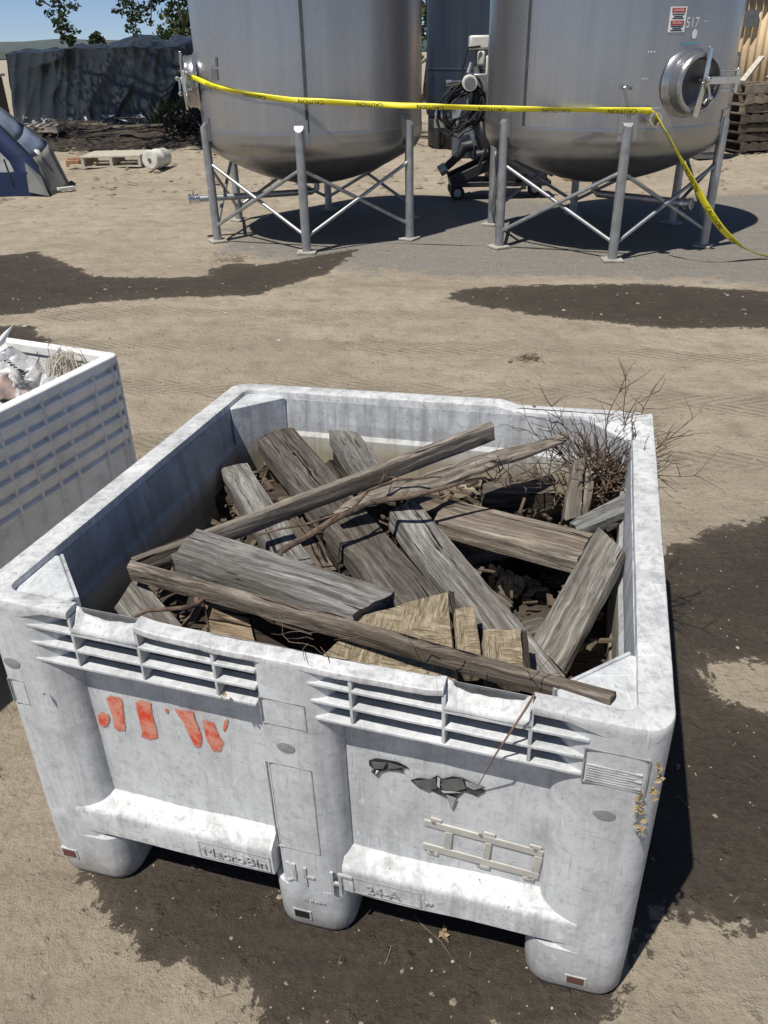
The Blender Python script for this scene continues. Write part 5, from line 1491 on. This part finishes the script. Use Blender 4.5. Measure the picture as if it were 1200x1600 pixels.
# grey metal sheet standing by the stack
m = MB().add([(5.0, 13.2, .9), (5.28, 13.2, .9), (5.30, 13.25, 1.56), (5.04, 13.25, 1.56)], [(0, 1, 2, 3)])
root = thing('metal_cabinet', 'grey metal cabinet standing between the right tank and the pallet stack', 'cabinet', (5.25, 13.4, 0))
MB().box((5.03, 13.2, 0), (5.42, 13.6, 1.50)).build('cabinet_body', M_GREYPLATE, root, bevel=.01)
MB().box((5.05, 13.185, .1), (5.40, 13.197, 1.44)).build('cabinet_door', M_TENTGREY, root, bevel=.003)
MB().tube([(5.36, 13.17, .8), (5.36, 13.17, .95)], .01, 8).build('handle', M_POLISH, root)

# corrugated shed far right
def make_shed():
    root = thing('corrugated_shed', 'tan corrugated shed behind the pallet stack at the right edge', 'shed', (10.2, 20.0, 0))
    m = MB(); n = 300; vs = []
    x0, x1, z1 = 7.4, 13.0, 2.62
    for i in range(n + 1):
        x = x0 + (x1 - x0) * i / n; y = 18.4 + .028 * math.sin(i * 2 * math.pi / 8.0)
        vs += [(x, y, .1), (x, y, z1)]
    m.add(vs, [(2 * i, 2 * i + 2, 2 * i + 3, 2 * i + 1) for i in range(n)])
    m.build('wall', M_CORR, root, smooth='all', solid=.01)
    MB().box((x0, 18.55, .1), (x1, 22, z1)).build('shed_core', M_BROWNBOX, root)
    MB().box((x0 - .1, 18.2, z1), (x1 + .1, 22.2, z1 + .12)).build('roof_edge', M_OFFWHITE, root, bevel=.02)
    MB().box((x0 - .05, 18.30, 1.9), (x0 + .35, 18.345, 2.2)).build('wall_vent', M_GREYPLATE, root)
make_shed()
root = thing('farm_machine', 'red machine partly visible behind the pallet stack at the right edge', 'machine', (8.35, 17.0, 0))
MB().box((7.9, 16.7, 1.45), (8.9, 17.4, 1.72)).build('hood', M_REDMACH, root, bevel=.05)
MB().box((8.0, 16.8, .55), (8.8, 17.3, 1.44)).build('engine', M_BLACK, root, bevel=.03)
for y in (16.6, 17.4):
    MB().tube([(8.3, y - .1, .42), (8.3, y + .1, .42)], .42, 24).build('wheel', M_RUBBER, root, bevel=.03)
MB().tube([(8.2, 17.0, 1.7), (8.2, 17.0, 2.0)], .04, 10).build('exhaust_pipe', M_BLACK, root)

# ------------------------------------------------------------------ drum, bricks, boards left
root = thing('metal_drum', 'small cream drum lying on its side next to the bleached pallet', 'drum', (-3.62, 13.35, .17))
c0 = Vector((-3.66, 13.15, .15)); ax = Vector((.35, 1, 0)).normalized()
MB().tube([c0, c0 + ax * .02, c0 + ax * .021, c0 + ax * .18, c0 + ax * .19, c0 + ax * .21, c0 + ax * .22, c0 + ax * .40, c0 + ax * .42], [.138, .146, .14, .14, .147, .147, .14, .14, .133], 28).build('drum_body', M_OFFWHITE, root, smooth=True)
MB().tube([c0 - ax * .004, c0 - ax * .02], [.03, .028], 14).build('drum_cap', M_GREYPLATE, root, smooth=True)
MB().tube([c0 + ax * .001, c0 - ax * .006], [.13, .125], 24).build('drum_lid', M_OFFWHITE, root, smooth=True)
for (x, y, z, lab) in ((-5.22, 13.75, .0, 'brown brick on the ground left of the bleached pallet'), (-5.32, 14.1, .0, 'second brown brick behind the first, left of the pallet')):
    mm = MB().box((x, y, z), (x + .22, y + .11, z + .10)); tag(mm.build('brick', M_BRICK, bevel=.008, origin=(x, y, z)), lab, 'brick')
tag(MB().bar((-5.1, 13.6, .03), (-4.75, 13.62, .03), .06, .04).build('board', M_PALEWOOD, origin=(-5.1, 13.6, 0)), 'short pale board on the ground left of the bleached pallet', 'board')

# ------------------------------------------------------------------ tent
def make_tent():
    F = [P(80, 305), PY(50, 245, 10.95), PY(0, 195, 11.0)]
    K = [P(110, 293), PY(75, 223, 11.75), PY(0, 169, 11.9)]
    root = thing('camping_tent', 'blue and grey dome tent at the left edge of the yard', 'tent', (F[0].x - 1.5, F[0].y + .6, 0))
    cx = F[0].x - 1.65
    def prof(f): # continue to the crown and mirror
        top = Vector((cx, f[2].y, f[2].z + .12)); pts = f + [top]
        mir = [Vector((2 * cx - p.x, p.y, p.z)) for p in f[::-1]]
        return pts + mir
    pf, pk = prof(F), prof(K)
    def dens(p):
        o = []
        for i in range(len(p) - 1):
            for k in range(6): o.append(p[i].lerp(p[i + 1], k / 6))
        return o + [p[-1]]
    df, dk = dens(pf), dens(pk); n = len(df)
    def panel(i0, i1, name, mat, t0=0, t1=1):
        m = MB(); vs = []
        for i in range(i0, i1 + 1):
            for k in range(7):
                t = t0 + (t1 - t0) * k / 6; p = df[i].lerp(dk[i], t); p = p + Vector((0, 0, -.05 * math.sin(t * math.pi))) + Vector((.012 * nz(p, 5, 1), 0, .012 * nz(p, 5, 2)))
                vs.append(p)
        w_ = i1 - i0
        m.add(vs, [(i * 7 + k, (i + 1) * 7 + k, (i + 1) * 7 + k + 1, i * 7 + k + 1) for i in range(w_) for k in range(6)])
        m.build(name, mat, root, smooth='all', solid=.004)
    panel(0, 6, 'side_panel', M_TENTGREY); panel(6, 9, 'roof_panel', M_TENTPALE); panel(9, n - 10, 'roof_panel', M_TENTPALE); panel(n - 10, n - 1, 'side_panel', M_TENTGREY)
    # front face
    yv = F[0].y
    m = MB(); c = Vector((cx, yv - .02, .25))
    inner = [c.lerp(p, .80) + Vector((0, -.02, 0)) for p in df]
    vs = df + inner
    m.add(vs, [(i, i + 1, n + i + 1, n + i) for i in range(n - 1)]); m.build('front_panel', M_BLUE, root, smooth='all', solid=.004)
    m = MB().add(inner + [inner[0].lerp(inner[-1], .5)], [(i, i + 1, n) for i in range(n - 1)]); m.build('mesh_window', M_MESHWIN, root)
    m = MB().add([Vector((df[0].x - .02, yv - .03, .0)), Vector((df[-1].x, yv - .03, 0)), Vector((inner[-1].x - .1, yv - .04, .30)), Vector((inner[0].x + .1, yv - .04, .30))], [(0, 1, 2, 3)]); m.build('door_flap', M_BLUE, root, solid=.004)
    m = MB().add([df[0] + Vector((.02, -.10, .0)), df[3] + Vector((.0, -.03, 0)), df[0] + Vector((-.26, -.05, .05)), df[0] + Vector((-.24, -.03, .42))], [(0, 1, 3), (0, 3, 2)]); m.build('corner_flap', M_TENTGREY, root, solid=.003)
    m = MB(); m.tube([p + Vector((0, -.012, .006)) for p in df], .012, 6); m.tube([p + Vector((0, .0, .008)) for p in dk], .012, 6); m.build('pole', M_BLACK, root, smooth='all')
    m = MB(); m.tube([inner[0].lerp(inner[3], .3) + Vector((-.15, -.01, .35)), inner[0] + Vector((-.12, -.02, .10))], .012, 6); m.build('strap', M_BLACK, root)
    m = MB().lathe([(0, 0), (.05, 0), (.065, .06), (.03, .12), (0, .13)], 12, df[7].lerp(dk[7], .45) + Vector((.05, -.05, -.18))); m.build('lantern_bag', M_OFFWHITE, root, smooth='all')
make_tent()
tag(MB().bar(P(90, 296, .03), P(116, 293, .03), .07, .04).build('board', M_OFFWHITE, bevel=.004, origin=P(100, 295)), 'short white board on the ground at the foot of the tent', 'board')
# brown box with pale lid behind the tent
q = PY(-20, 172, 15.0)
root = thing('storage_box', 'brown box with pale lid standing behind the tent at the left edge', 'box', (q.x, 15, 0))
qr = PY(17, 172, 16.05).x; zt = PY(10, 121, 15).z
MB().box((qr - 1.5, 15.0, 0), (qr, 16.0, zt)).build('box_body', M_BROWNBOX, root, bevel=.02)
MB().box((qr - 1.55, 14.95, zt + .002), (qr + .04, 16.05, zt + .05)).build('lid', M_OFFWHITE, root, bevel=.01)
pallet('grey pallet lying in the litter in front of the tarp, left of the tree shade', (PY(35, 176, 17.6).x, 17.9, .22), R(10), M_PALEWOOD, None, (1.2, 1.0, .14))
# ------------------------------------------------------------------ tarp-covered stack
def make_tarp():
    root = thing('covered_stack', 'long low stack covered with crumpled black plastic sheeting', 'covered stack', (-5.8, 21, 0))
    x0, x1 = -8.45, -1.2
    def front(a, b):
        x = x0 + (x1 - x0) * a; ztop = 1.72 + .10 * a + .09 * nz((x * 1.1, 2, 0)) + .035 * nz((x * 4.5, 5, 0)) + (-.05 * math.exp(-((a - .02) / .03) ** 2)) ; z = .30 * (1 - b) * (.6 + .5 * nz((x * 2, 1, 1))) + ztop * b
        fold = 0
        for k, (fx, sl_, am) in enumerate(((2.3, .7, .20), (4.9, -.5, .06), (11, .3, .035), (23, .5, .014))):
            ph = x * fx + z * fx * sl_ * .8 * (1 if k % 2 else -1) + (3.0 if k < 2 else 2.0) * nz((x * .75, z * .5, k * 3))
            s_ = 1 - abs(math.sin(ph)); fold += am * (s_ ** 1.3) * max(.04, .45 + 1.3 * nz((x * .9, z * .6, k + 7)))
        sagx = .22 * (1 - b) ** 1.5
        return Vector((x + .05 * nz((x, z * 2, 9)), 20.0 - sagx - fold, z))
    m = MB().grid(front, 260, 70); m.build('front_sheet', M_TARP, root, smooth='all')
    def top(a, b):
        x = x0 + (x1 - x0) * a; p = front(a, 1.0); y = p.y + b * 2.2
        k = max(0, min(1, (x + 7.0) / 1.0)); k = k * k * (3 - 2 * k)
        ridge = (.24 * k * (.75 + .8 * nz((x * 1.5, 3, 1)))) * math.exp(-((b - .5) / .24) ** 2) + .06 * nz((x * 2.2, b * 3, 8)) * min(1, b * 6)
        fold = .06 * abs(math.sin(x * 2.3 + b * 5 + 2 * nz((x, b * 3, 2)))) + .05 * nz((x * 3, b * 6, 4))
        return Vector((x, y, p.z + ridge + fold * min(1, b * 8) + .0))
    m = MB().grid(top, 200, 26); m.build('top_sheet', M_TARP, root, smooth='all')
    def side(a, b):
        p = top(0, a); return Vector((p.x - .05 * math.sin(b * 3) + .03 * nz((p.y * 3, b * 4, 1)), p.y, p.z * (1 - b)))
    m = MB().grid(side, 30, 20); m.build('end_sheet', M_TARP, root, smooth='all')
    m = MB().box((x0 + .1, 20.3, 0), (x1, 22.2, 1.6)); m.build('stacked_goods', M_DARKPALLET, root)
    # shredded lower hem
    m = MB(); rg = random.Random(4)
    for k in range(150):
        x = rg.uniform(x0, x1); p = Vector((x, 19.62 + rg.gauss(0, .12), rg.uniform(.12, .42)))
        a = Vector((rg.gauss(0, 1), rg.gauss(0, .4), rg.gauss(0, .5))).normalized() * rg.uniform(.03, .14); b = Vector((rg.gauss(0, .3), rg.gauss(0, .5), rg.gauss(0, 1))).normalized() * rg.uniform(.02, .07)
        m.add([p - a, p + b, p + a, p - b * .6], [(0, 1, 2, 3)])
    m.build('torn_hem', M_WHITESHEET, root)
make_tarp()
# litter mound under the tarp: lumpy dark soil with boards
def mound(a, b):
    x = -9.5 + 9.5 * a; y = 16.4 + 3.4 * b
    z = .34 * math.sin(min(1, b * 1.1) * math.pi * .62) * (.75 + .5 * nz((x * .8, y * .8, 1))) + .06 * nz((x * 3, y * 3, 2)) + .03 * nz((x * 9, y * 9, 3)) - .03
    return Vector((x, y, max(-.04, z)))
tag(MB().grid(mound, 150, 50).build('litter_mound', M_SOIL, smooth='all'), 'dark mound of soil and litter along the foot of the covered stack', 'mound', kind='structure')
rg = random.Random(21)
for k in range(9):
    x = rg.uniform(-8.5, -3.8); y = rg.uniform(17.2, 19.2); L = rg.uniform(.5, 1.2); a = rg.uniform(-.4, .4)
    d = Vector((math.cos(a), math.sin(a), rg.uniform(-.06, .06))) * L / 2; p = Vector((x, y, .36 + rg.uniform(-.03, .05)))
    pos = PX = None
    lab = 'old board lying in the dark litter, ' + ('at its far left', 'second from the left', 'third from the left', 'fourth from the left', 'fifth from the left', 'sixth from the left', 'third from the right', 'second from the right', 'at its far right')[k]
    x = -8.6 + 4.9 * k / 8; p.x = x
    tag(MB().bar(p - d, p + d, .10, .035).build('board', M_PALLET, origin=p), lab, 'board', 'boards in the dark litter')

# ------------------------------------------------------------------ vegetation
def m_leaf(name, c0, c1):
    t = NT(name); v = t.geo()
    n1 = t.noise(v, 2.2, 3); n2 = t.noise(v, 25, 2)
    c = t.mix(t.ramp(n1, [(.35, 0.0), (.65, 1.0)]), c0, c1)
    c = t.mix(t.ramp(n2, [(.4, .5), (.7, 0.0)]), c, tuple(x * .6 for x in c0))
    t.set(Base_Color=c, Roughness=.55)
    t.b.inputs['Specular IOR Level'].default_value = .3
    tr = t.n('ShaderNodeBsdfTranslucent'); t.l(c, tr.inputs[0]); mx = t.n('ShaderNodeMixShader'); mx.inputs[0].default_value = .25
    t.l(t.b.outputs[0], mx.inputs[1]); t.l(tr.outputs[0], mx.inputs[2]); t.l(mx.outputs[0], t.out.inputs[0])
    return t.m
M_OAK = m_leaf('dark_oak_leaf', (.028, .045, .015), (.06, .085, .028))
M_LEAF2 = m_leaf('mid_green_leaf', (.035, .06, .02), (.085, .115, .04))
M_BARK = simple('bark', (.09, .07, .052), .9, 0, .35, 9, .5)
def leaf(m, p, s, rg):
    a = Vector((rg.gauss(0, 1), rg.gauss(0, 1), rg.gauss(0, .6))).normalized(); b = a.orthogonal(); b.rotate(Matrix.Rotation(rg.uniform(0, 6.28), 3, a)); b.normalize()
    o = len(m.v); m.v += [p + a * s, p + b * s * .42 + a * .1 * s, p - a * s * .7, p - b * s * .42 + a * .1 * s]; m.f.append((o, o + 1, o + 2, o + 3))
def tree(name, label, base, h, clumps, leafs, ls, mat, seed, trunk_r=.2, group=None, limbs=True):
    rg = random.Random(seed); base = Vector(base)
    root = thing(name, label, 'tree', base, group)
    m = MB(); top = base + Vector((rg.uniform(-.3, .3), rg.uniform(-.3, .3), h * .55))
    mid = base.lerp(top, .5) + Vector((rg.uniform(-.15, .15), rg.uniform(-.15, .15), 0))
    m.tube([base - Vector((0, 0, .1)), base + Vector((0, 0, .25)), mid, top], [trunk_r * 1.4, trunk_r, trunk_r * .8, trunk_r * .5], 12)
    cr = MB()
    for (p, r, cnt, *nolimb) in clumps:
        p = Vector(p)
        s0 = mid.lerp(top, rg.uniform(.2, 1.0)); q = s0.lerp(p, .5) + Vector((0, 0, .12 * (p - s0).length))
        if limbs and not nolimb: m.tube([s0, q, p], [trunk_r * .28, trunk_r * .16, trunk_r * .05], 6)
        for _ in range(cnt):
            d = Vector((rg.gauss(0, 1), rg.gauss(0, 1), rg.gauss(0, .8))).normalized() * r * rg.random() ** .45
            leaf(cr, p + d, ls * rg.uniform(.6, 1.25), rg)
    m.build('trunk', M_BARK, root, smooth='all'); cr.build('crown', mat, root)
    return root
def oak():
    rg = random.Random(9); cl = []
    for k in range(150):
        x = rg.uniform(-9.2, 1.2); y = rg.uniform(14.2, 19.3); e = ((x + 3.8) / 5.6) ** 2 + ((y - 16.7) / 3.4) ** 2
        if e > 1: continue
        z = 4.6 + 4.0 * (1 - e) * rg.random() ** .8 + rg.uniform(-.3, .3)
        cl.append(((x, y, z), rg.uniform(.3, .6), 120))
    # sprays hanging into the frame: (px, py, r px)
    Y = 15.4
    hang = [(88, -14, 15), (90, 8, 11), (98, 22, 9), (96, 38, 11), (104, 44, 9), (108, 56, 9), (78, 20, 7), (64, 2, 7), (112, 8, 10), (100, 62, 6), (120, 50, 5), (84, 34, 6), (92, 50, 5),
            (190, -6, 14), (200, 2, 10), (212, 14, 12), (220, 26, 10), (208, 30, 9), (205, 44, 8), (214, 50, 6), (232, 12, 9), (180, 16, 4), (240, -2, 9), (196, 20, 8), (235, 35, 5),
            (258, -12, 12), (268, 6, 8), (282, 8, 11), (276, 22, 8), (288, 28, 8), (262, 16, 5), (296, 6, 10), (284, 42, 5), (250, -12, 12), (300, -10, 14)]
    for (px, py, rp) in hang:
        p = PY(px, py, Y + rg.uniform(-.4, .4)); cl.append((p, rp * .0125, int(14 + rp * rp * .34), 0))
    for x0, y0 in ((88, -14), (190, -6), (258, -12)):
        for k in range(5):
            p = PY(x0 + rg.uniform(-12, 14), y0, Y); cl.append((p + Vector((rg.uniform(-.3, .3), rg.uniform(-.3, .3), .62 + .4 * k)), .26, 110))
    t = tree('oak_tree', 'dark leafy tree behind the left tank, its branches hanging into the top left', (-2.3, 17.0, 0), 7.5, cl, 0, .055, M_OAK, 5, .28)
    # twigs carrying the sprays
    m = MB()
    for line in (((88, -40), (92, 5), (98, 35), (104, 62)), ((190, -40), (205, 10), (212, 35), (206, 52)), ((262, -40), (272, 0), (284, 25), (286, 44)), ((60, -2), (80, 10), (92, 0)), ((232, -20), (236, 10), (236, 36))):
        m.tube([PY(x, y, Y) for x, y in line], [.02, .013, .009, .004][:len(line)], 5)
    m.build('branch', M_BARK, t)
oak()
def roundtree(label, x, y, w_, h, seed, mat=M_LEAF2, ls=.16, group='trees beyond the yard', cnt=60, dens=1.0, low=.25):
    rg = random.Random(seed); cl = []
    n = int(26 * dens)
    for k in range(n):
        a = rg.uniform(0, 6.28); q = rg.random() ** .5; zz = rg.random()
        rad = w_ / 2 * math.sin(math.pi * (.12 + .82 * zz)) ** .7
        cl.append(((x + math.cos(a) * q * rad, y + math.sin(a) * q * rad, h * (low + (1 - low) * zz * .93)), w_ * rg.uniform(.12, .2), int(cnt * 1.5)))
    return tree('tree', label, (x, y, 0), h, cl, 0, ls, mat, seed, .14 + .02 * h, group)
roundtree('rounded dark tree peeping over the tarp beside the left tank', PY(292, 60, 38).x, 38, 3.2, 3.2, 31)
roundtree('dark pointed tree on the skyline behind the middle of the tarp', PY(151, 60, 60).x, 60, 1.1, 3.2, 32, low=.1)
roundtree('small dark tree at the left end of the skyline behind the tarp', PY(116, 60, 60).x, 60, 1.2, 3.0, 33, low=.1)
roundtree('bushy tree seen through the gap right of the left tank', PY(672, 30, 30).x, 30, 5.0, 5.5, 34)
roundtree('leafy tree behind the tan shed at the top right corner', PY(1185, 5, 27).x, 27.5, 6.0, 6.5, 35, dens=1.4)
roundtree('second leafy tree further right behind the tan shed', PY(1185, 5, 27).x + 5, 29, 6.0, 6.2, 36, dens=1.3)
roundtree('bushy tree seen through the gap left of the right tank, behind the navy tank', 3.6, 34, 7.0, 6.0, 37)
# grass clump and shrub by the tarp
m = MB(); rg = random.Random(8)
gb = PY(280, 195, 18.6); gb.z = 0
for k in range(420):
    p = Vector((gb.x + rg.gauss(0, .26), 18.6 + rg.gauss(0, .2), .12)); h = rg.uniform(.35, .85); d = Vector((rg.gauss(0, .25), rg.gauss(0, .25), 1)).normalized(); s = Vector((d.z, 0, -d.x)) * .012
    m.add([p - s, p + s, p + d * h * .6 + s * .7 + Vector((rg.gauss(0, .02), 0, 0)), p + d * h + Vector((rg.gauss(0, .08), rg.gauss(0, .05), -.05)), p + d * h * .6 - s * .7], [(0, 1, 2, 3, 4)])
tag(m.build('tall_grass', M_LEAF2, origin=gb), 'clump of tall green grass at the right end of the tarp', 'grass clump')
gb = PY(292, 205, 17.8)
m = MB()
for k in range(500):
    d = Vector((rg.gauss(0, 1), rg.gauss(0, 1), rg.gauss(0, 1))).normalized() * rg.random() ** .4; leaf(m, Vector((gb.x + d.x * .55, 17.6 + d.y * .4, .34 + d.z * .26)), .06, rg)
tag(m.build('shrub', m_leaf('purple_leaf', (.018, .014, .018), (.04, .028, .035)), origin=(gb.x, 17.6, .1)), 'low dark purplish shrub beside the left tank hatch', 'shrub')
# ------------------------------------------------------------------ pebbles, clods, weeds on the yard
def pebbles():
    rg = random.Random(12)
    t = NT('yard_stone'); g = t.noise(t.geo(), 9, 2)
    t.set(Base_Color=t.ramp(g, [(.3, (.16, .13, .10)), (.5, (.30, .26, .21)), (.7, (.52, .48, .42))]), Roughness=.9)
    m = MB()
    ico = [(0, 0, 1), (.9, 0, .2), (.28, .85, .2), (-.72, .53, .2), (-.72, -.53, .2), (.28, -.85, .2)]
    for k in range(3600):
        y = .6 + 8.5 * rg.random() ** 1.6; x = rg.uniform(-.75, .75) * (y + .6)
        s = rg.uniform(.0006, .0019) * (1 + (rg.random() < .05) * 1.8) * (1 + .42 * y)
        a = rg.uniform(0, 6.28); ca, sa = math.cos(a), math.sin(a); fx, fy, fz = rg.uniform(.7, 1.4), rg.uniform(.7, 1.3), rg.uniform(.5, 1)
        o = len(m.v)
        for (px, py, pz) in ico:
            q = (px * fx * s, py * fy * s, pz * fz * s); m.v.append(Vector((x + q[0] * ca - q[1] * sa, y + q[0] * sa + q[1] * ca, q[2])))
        m.f += [(o, o + 1, o + 2), (o, o + 2, o + 3), (o, o + 3, o + 4), (o, o + 4, o + 5), (o, o + 5, o + 1)]
    tag(m.build('pebbles', t.m, smooth='all'), 'small pale stones and grit scattered over the yard', 'pebbles', kind='stuff')
    m = MB()
    for k in range(900):
        y = 9.6 + 8 * rg.random(); x = rg.uniform(-.6, .6) * y; s = rg.uniform(.012, .05) * (.6 + rg.random())
        o = len(m.v); a = rg.uniform(0, 6.28); ca, sa = math.cos(a), math.sin(a)
        for (px, py, pz) in ico:
            q = (px * s * 1.3, py * s, pz * s * .7); m.v.append(Vector((x + q[0] * ca - q[1] * sa, y + q[0] * sa + q[1] * ca, q[2] - .01)))
        m.f += [(o, o + 1, o + 2), (o, o + 2, o + 3), (o, o + 3, o + 4), (o, o + 4, o + 5), (o, o + 5, o + 1)]
    tag(m.build('soil_clods', simple('clod', (.22, .175, .125), .95, 0, .5, 3), smooth='all'), 'loose clods of earth on the ground beyond the tanks', 'clods', kind='stuff')
pebbles()
def yard_bits():
    rg = random.Random(44); m = MB()
    ico = [(0, 0, 1), (.9, 0, .2), (.28, .85, .2), (-.72, .53, .2), (-.72, -.53, .2), (.28, -.85, .2)]
    for k in range(750):
        y = .5 + 9.0 * rg.random() ** 1.3; x = rg.uniform(-.75, .75) * (y + .6); s = rg.uniform(.003, .011) * (1 + (rg.random() < .06) * 1.2) * (.55 + .13 * y)
        a = rg.uniform(0, 6.28); ca, sa = math.cos(a), math.sin(a); o = len(m.v)
        for (px, py, pz) in ico:
            j = rg.uniform(.7, 1.3); q = (px * 1.3 * s * j, py * s * j, pz * s * .55 * j); m.v.append(Vector((x + q[0] * ca - q[1] * sa, y + q[0] * sa + q[1] * ca, q[2] - s * .12)))
        m.f += [(o, o + 1, o + 2), (o, o + 2, o + 3), (o, o + 3, o + 4), (o, o + 4, o + 5), (o, o + 5, o + 1)]
    tag(m.build('earth_crumbs', simple('earth_crumb', (.24, .195, .145), .95, 0, .5, 2.5)), 'loose crumbs of dry earth scattered over the yard', 'crumbs', kind='stuff')
    m = MB()
    for k in range(230):
        y = .5 + 7.0 * rg.random() ** 1.3; x = rg.uniform(-.75, .75) * (y + .6); a = rg.uniform(0, 3.14); L_ = rg.uniform(.006, .035) * (.7 + .1 * y); d = Vector((math.cos(a), math.sin(a), 0)); p = Vector((x, y, .0025))
        m.tube([p - d * L_, p + Vector((rg.gauss(0, .003), rg.gauss(0, .003), .002)), p + d * L_], [.0008, .0012, .0006], 4)
    tag(m.build('straw_bits', m_twig('straw_bit', (.10, .07, .045), (.36, .28, .17))), 'tiny bits of straw and twig scattered over the yard', 'straw bits', kind='stuff')
yard_bits()
def weed(label, px, py, n, sp, mat=M_TWIG, h=.03):
    c = P(px, py); m = MB(); rg = random.Random(px)
    for k in range(n):
        p = c + Vector((rg.gauss(0, sp), rg.gauss(0, sp), .002)); d = Vector((rg.gauss(0, 1), rg.gauss(0, 1), rg.uniform(0, .6))).normalized()
        m.tube([p, p + d * h * .5 + Vector((0, 0, .004)), p + d * h], [.0015, .0012, .0006], 4)
    tag(m.build('dead_weed', mat, origin=c), label, 'dead weed')
weed('flat tuft of dead weed on the sand behind the bin', 826, 561, 70, .035, h=.045)
weed('small dark weed tuft on the sand left of the larger one', 800, 566, 12, .01, h=.02)
weed('dry weed patch on the gravel in front of the left tank', 355, 408, 60, .10, h=.09)
tag(MB().tube([P(540, 1410, .004), P(548, 1414, .012), P(556, 1412, .006), P(566, 1418, .003)], [.003, .005, .004, .001], 5, flat=.4).build('green_leaf', M_GREENLEAF, smooth=True, origin=P(548, 1414)), 'small withered green leaf on the wet ground under the bin front', 'leaf')
p0 = P(648, 1432)
tag(MB().tube([P(645, 1430, .006), P(665, 1450, .004), P(690, 1472, .012), P(706, 1495, .006), P(722, 1514, .003)], [.0012, .0015, .0015, .0012, .0008], 5).build('twig', M_TWIG, origin=p0), 'thin dark twig lying on the wet ground before the bin', 'twig')
m = MB(); rg = random.Random(77)
for k in range(8):
    p = P(694 + rg.gauss(0, 3), 1456 + rg.gauss(0, 6), .006 + rg.random() * .01); leaf(m, p, .012, rg)
tag(m.build('dry_leaves', M_DRYLEAF, origin=P(694, 1456)), 'crumpled dry leaf on the wet ground before the bin', 'leaf')

# ------------------------------------------------------------------ haze: pale air that fades the far hills
hm = bpy.data.materials.new('haze'); hm.use_nodes = True
hn = hm.node_tree; hn.nodes.remove(hn.nodes['Principled BSDF'])
pv_ = hn.nodes.new('ShaderNodeVolumePrincipled'); pv_.inputs['Density'].default_value = .00007; pv_.inputs['Color'].default_value = (.80, .88, 1.0, 1); pv_.inputs['Anisotropy'].default_value = .2
hn.links.new(pv_.outputs[0], hn.nodes['Material Output'].inputs['Volume'])
tag(MB().box((-14000, -7000, -8), (14000, 4700, 140)).build('haze', hm), 'thin pale haze over the yard and the far hills', 'haze', kind='stuff')
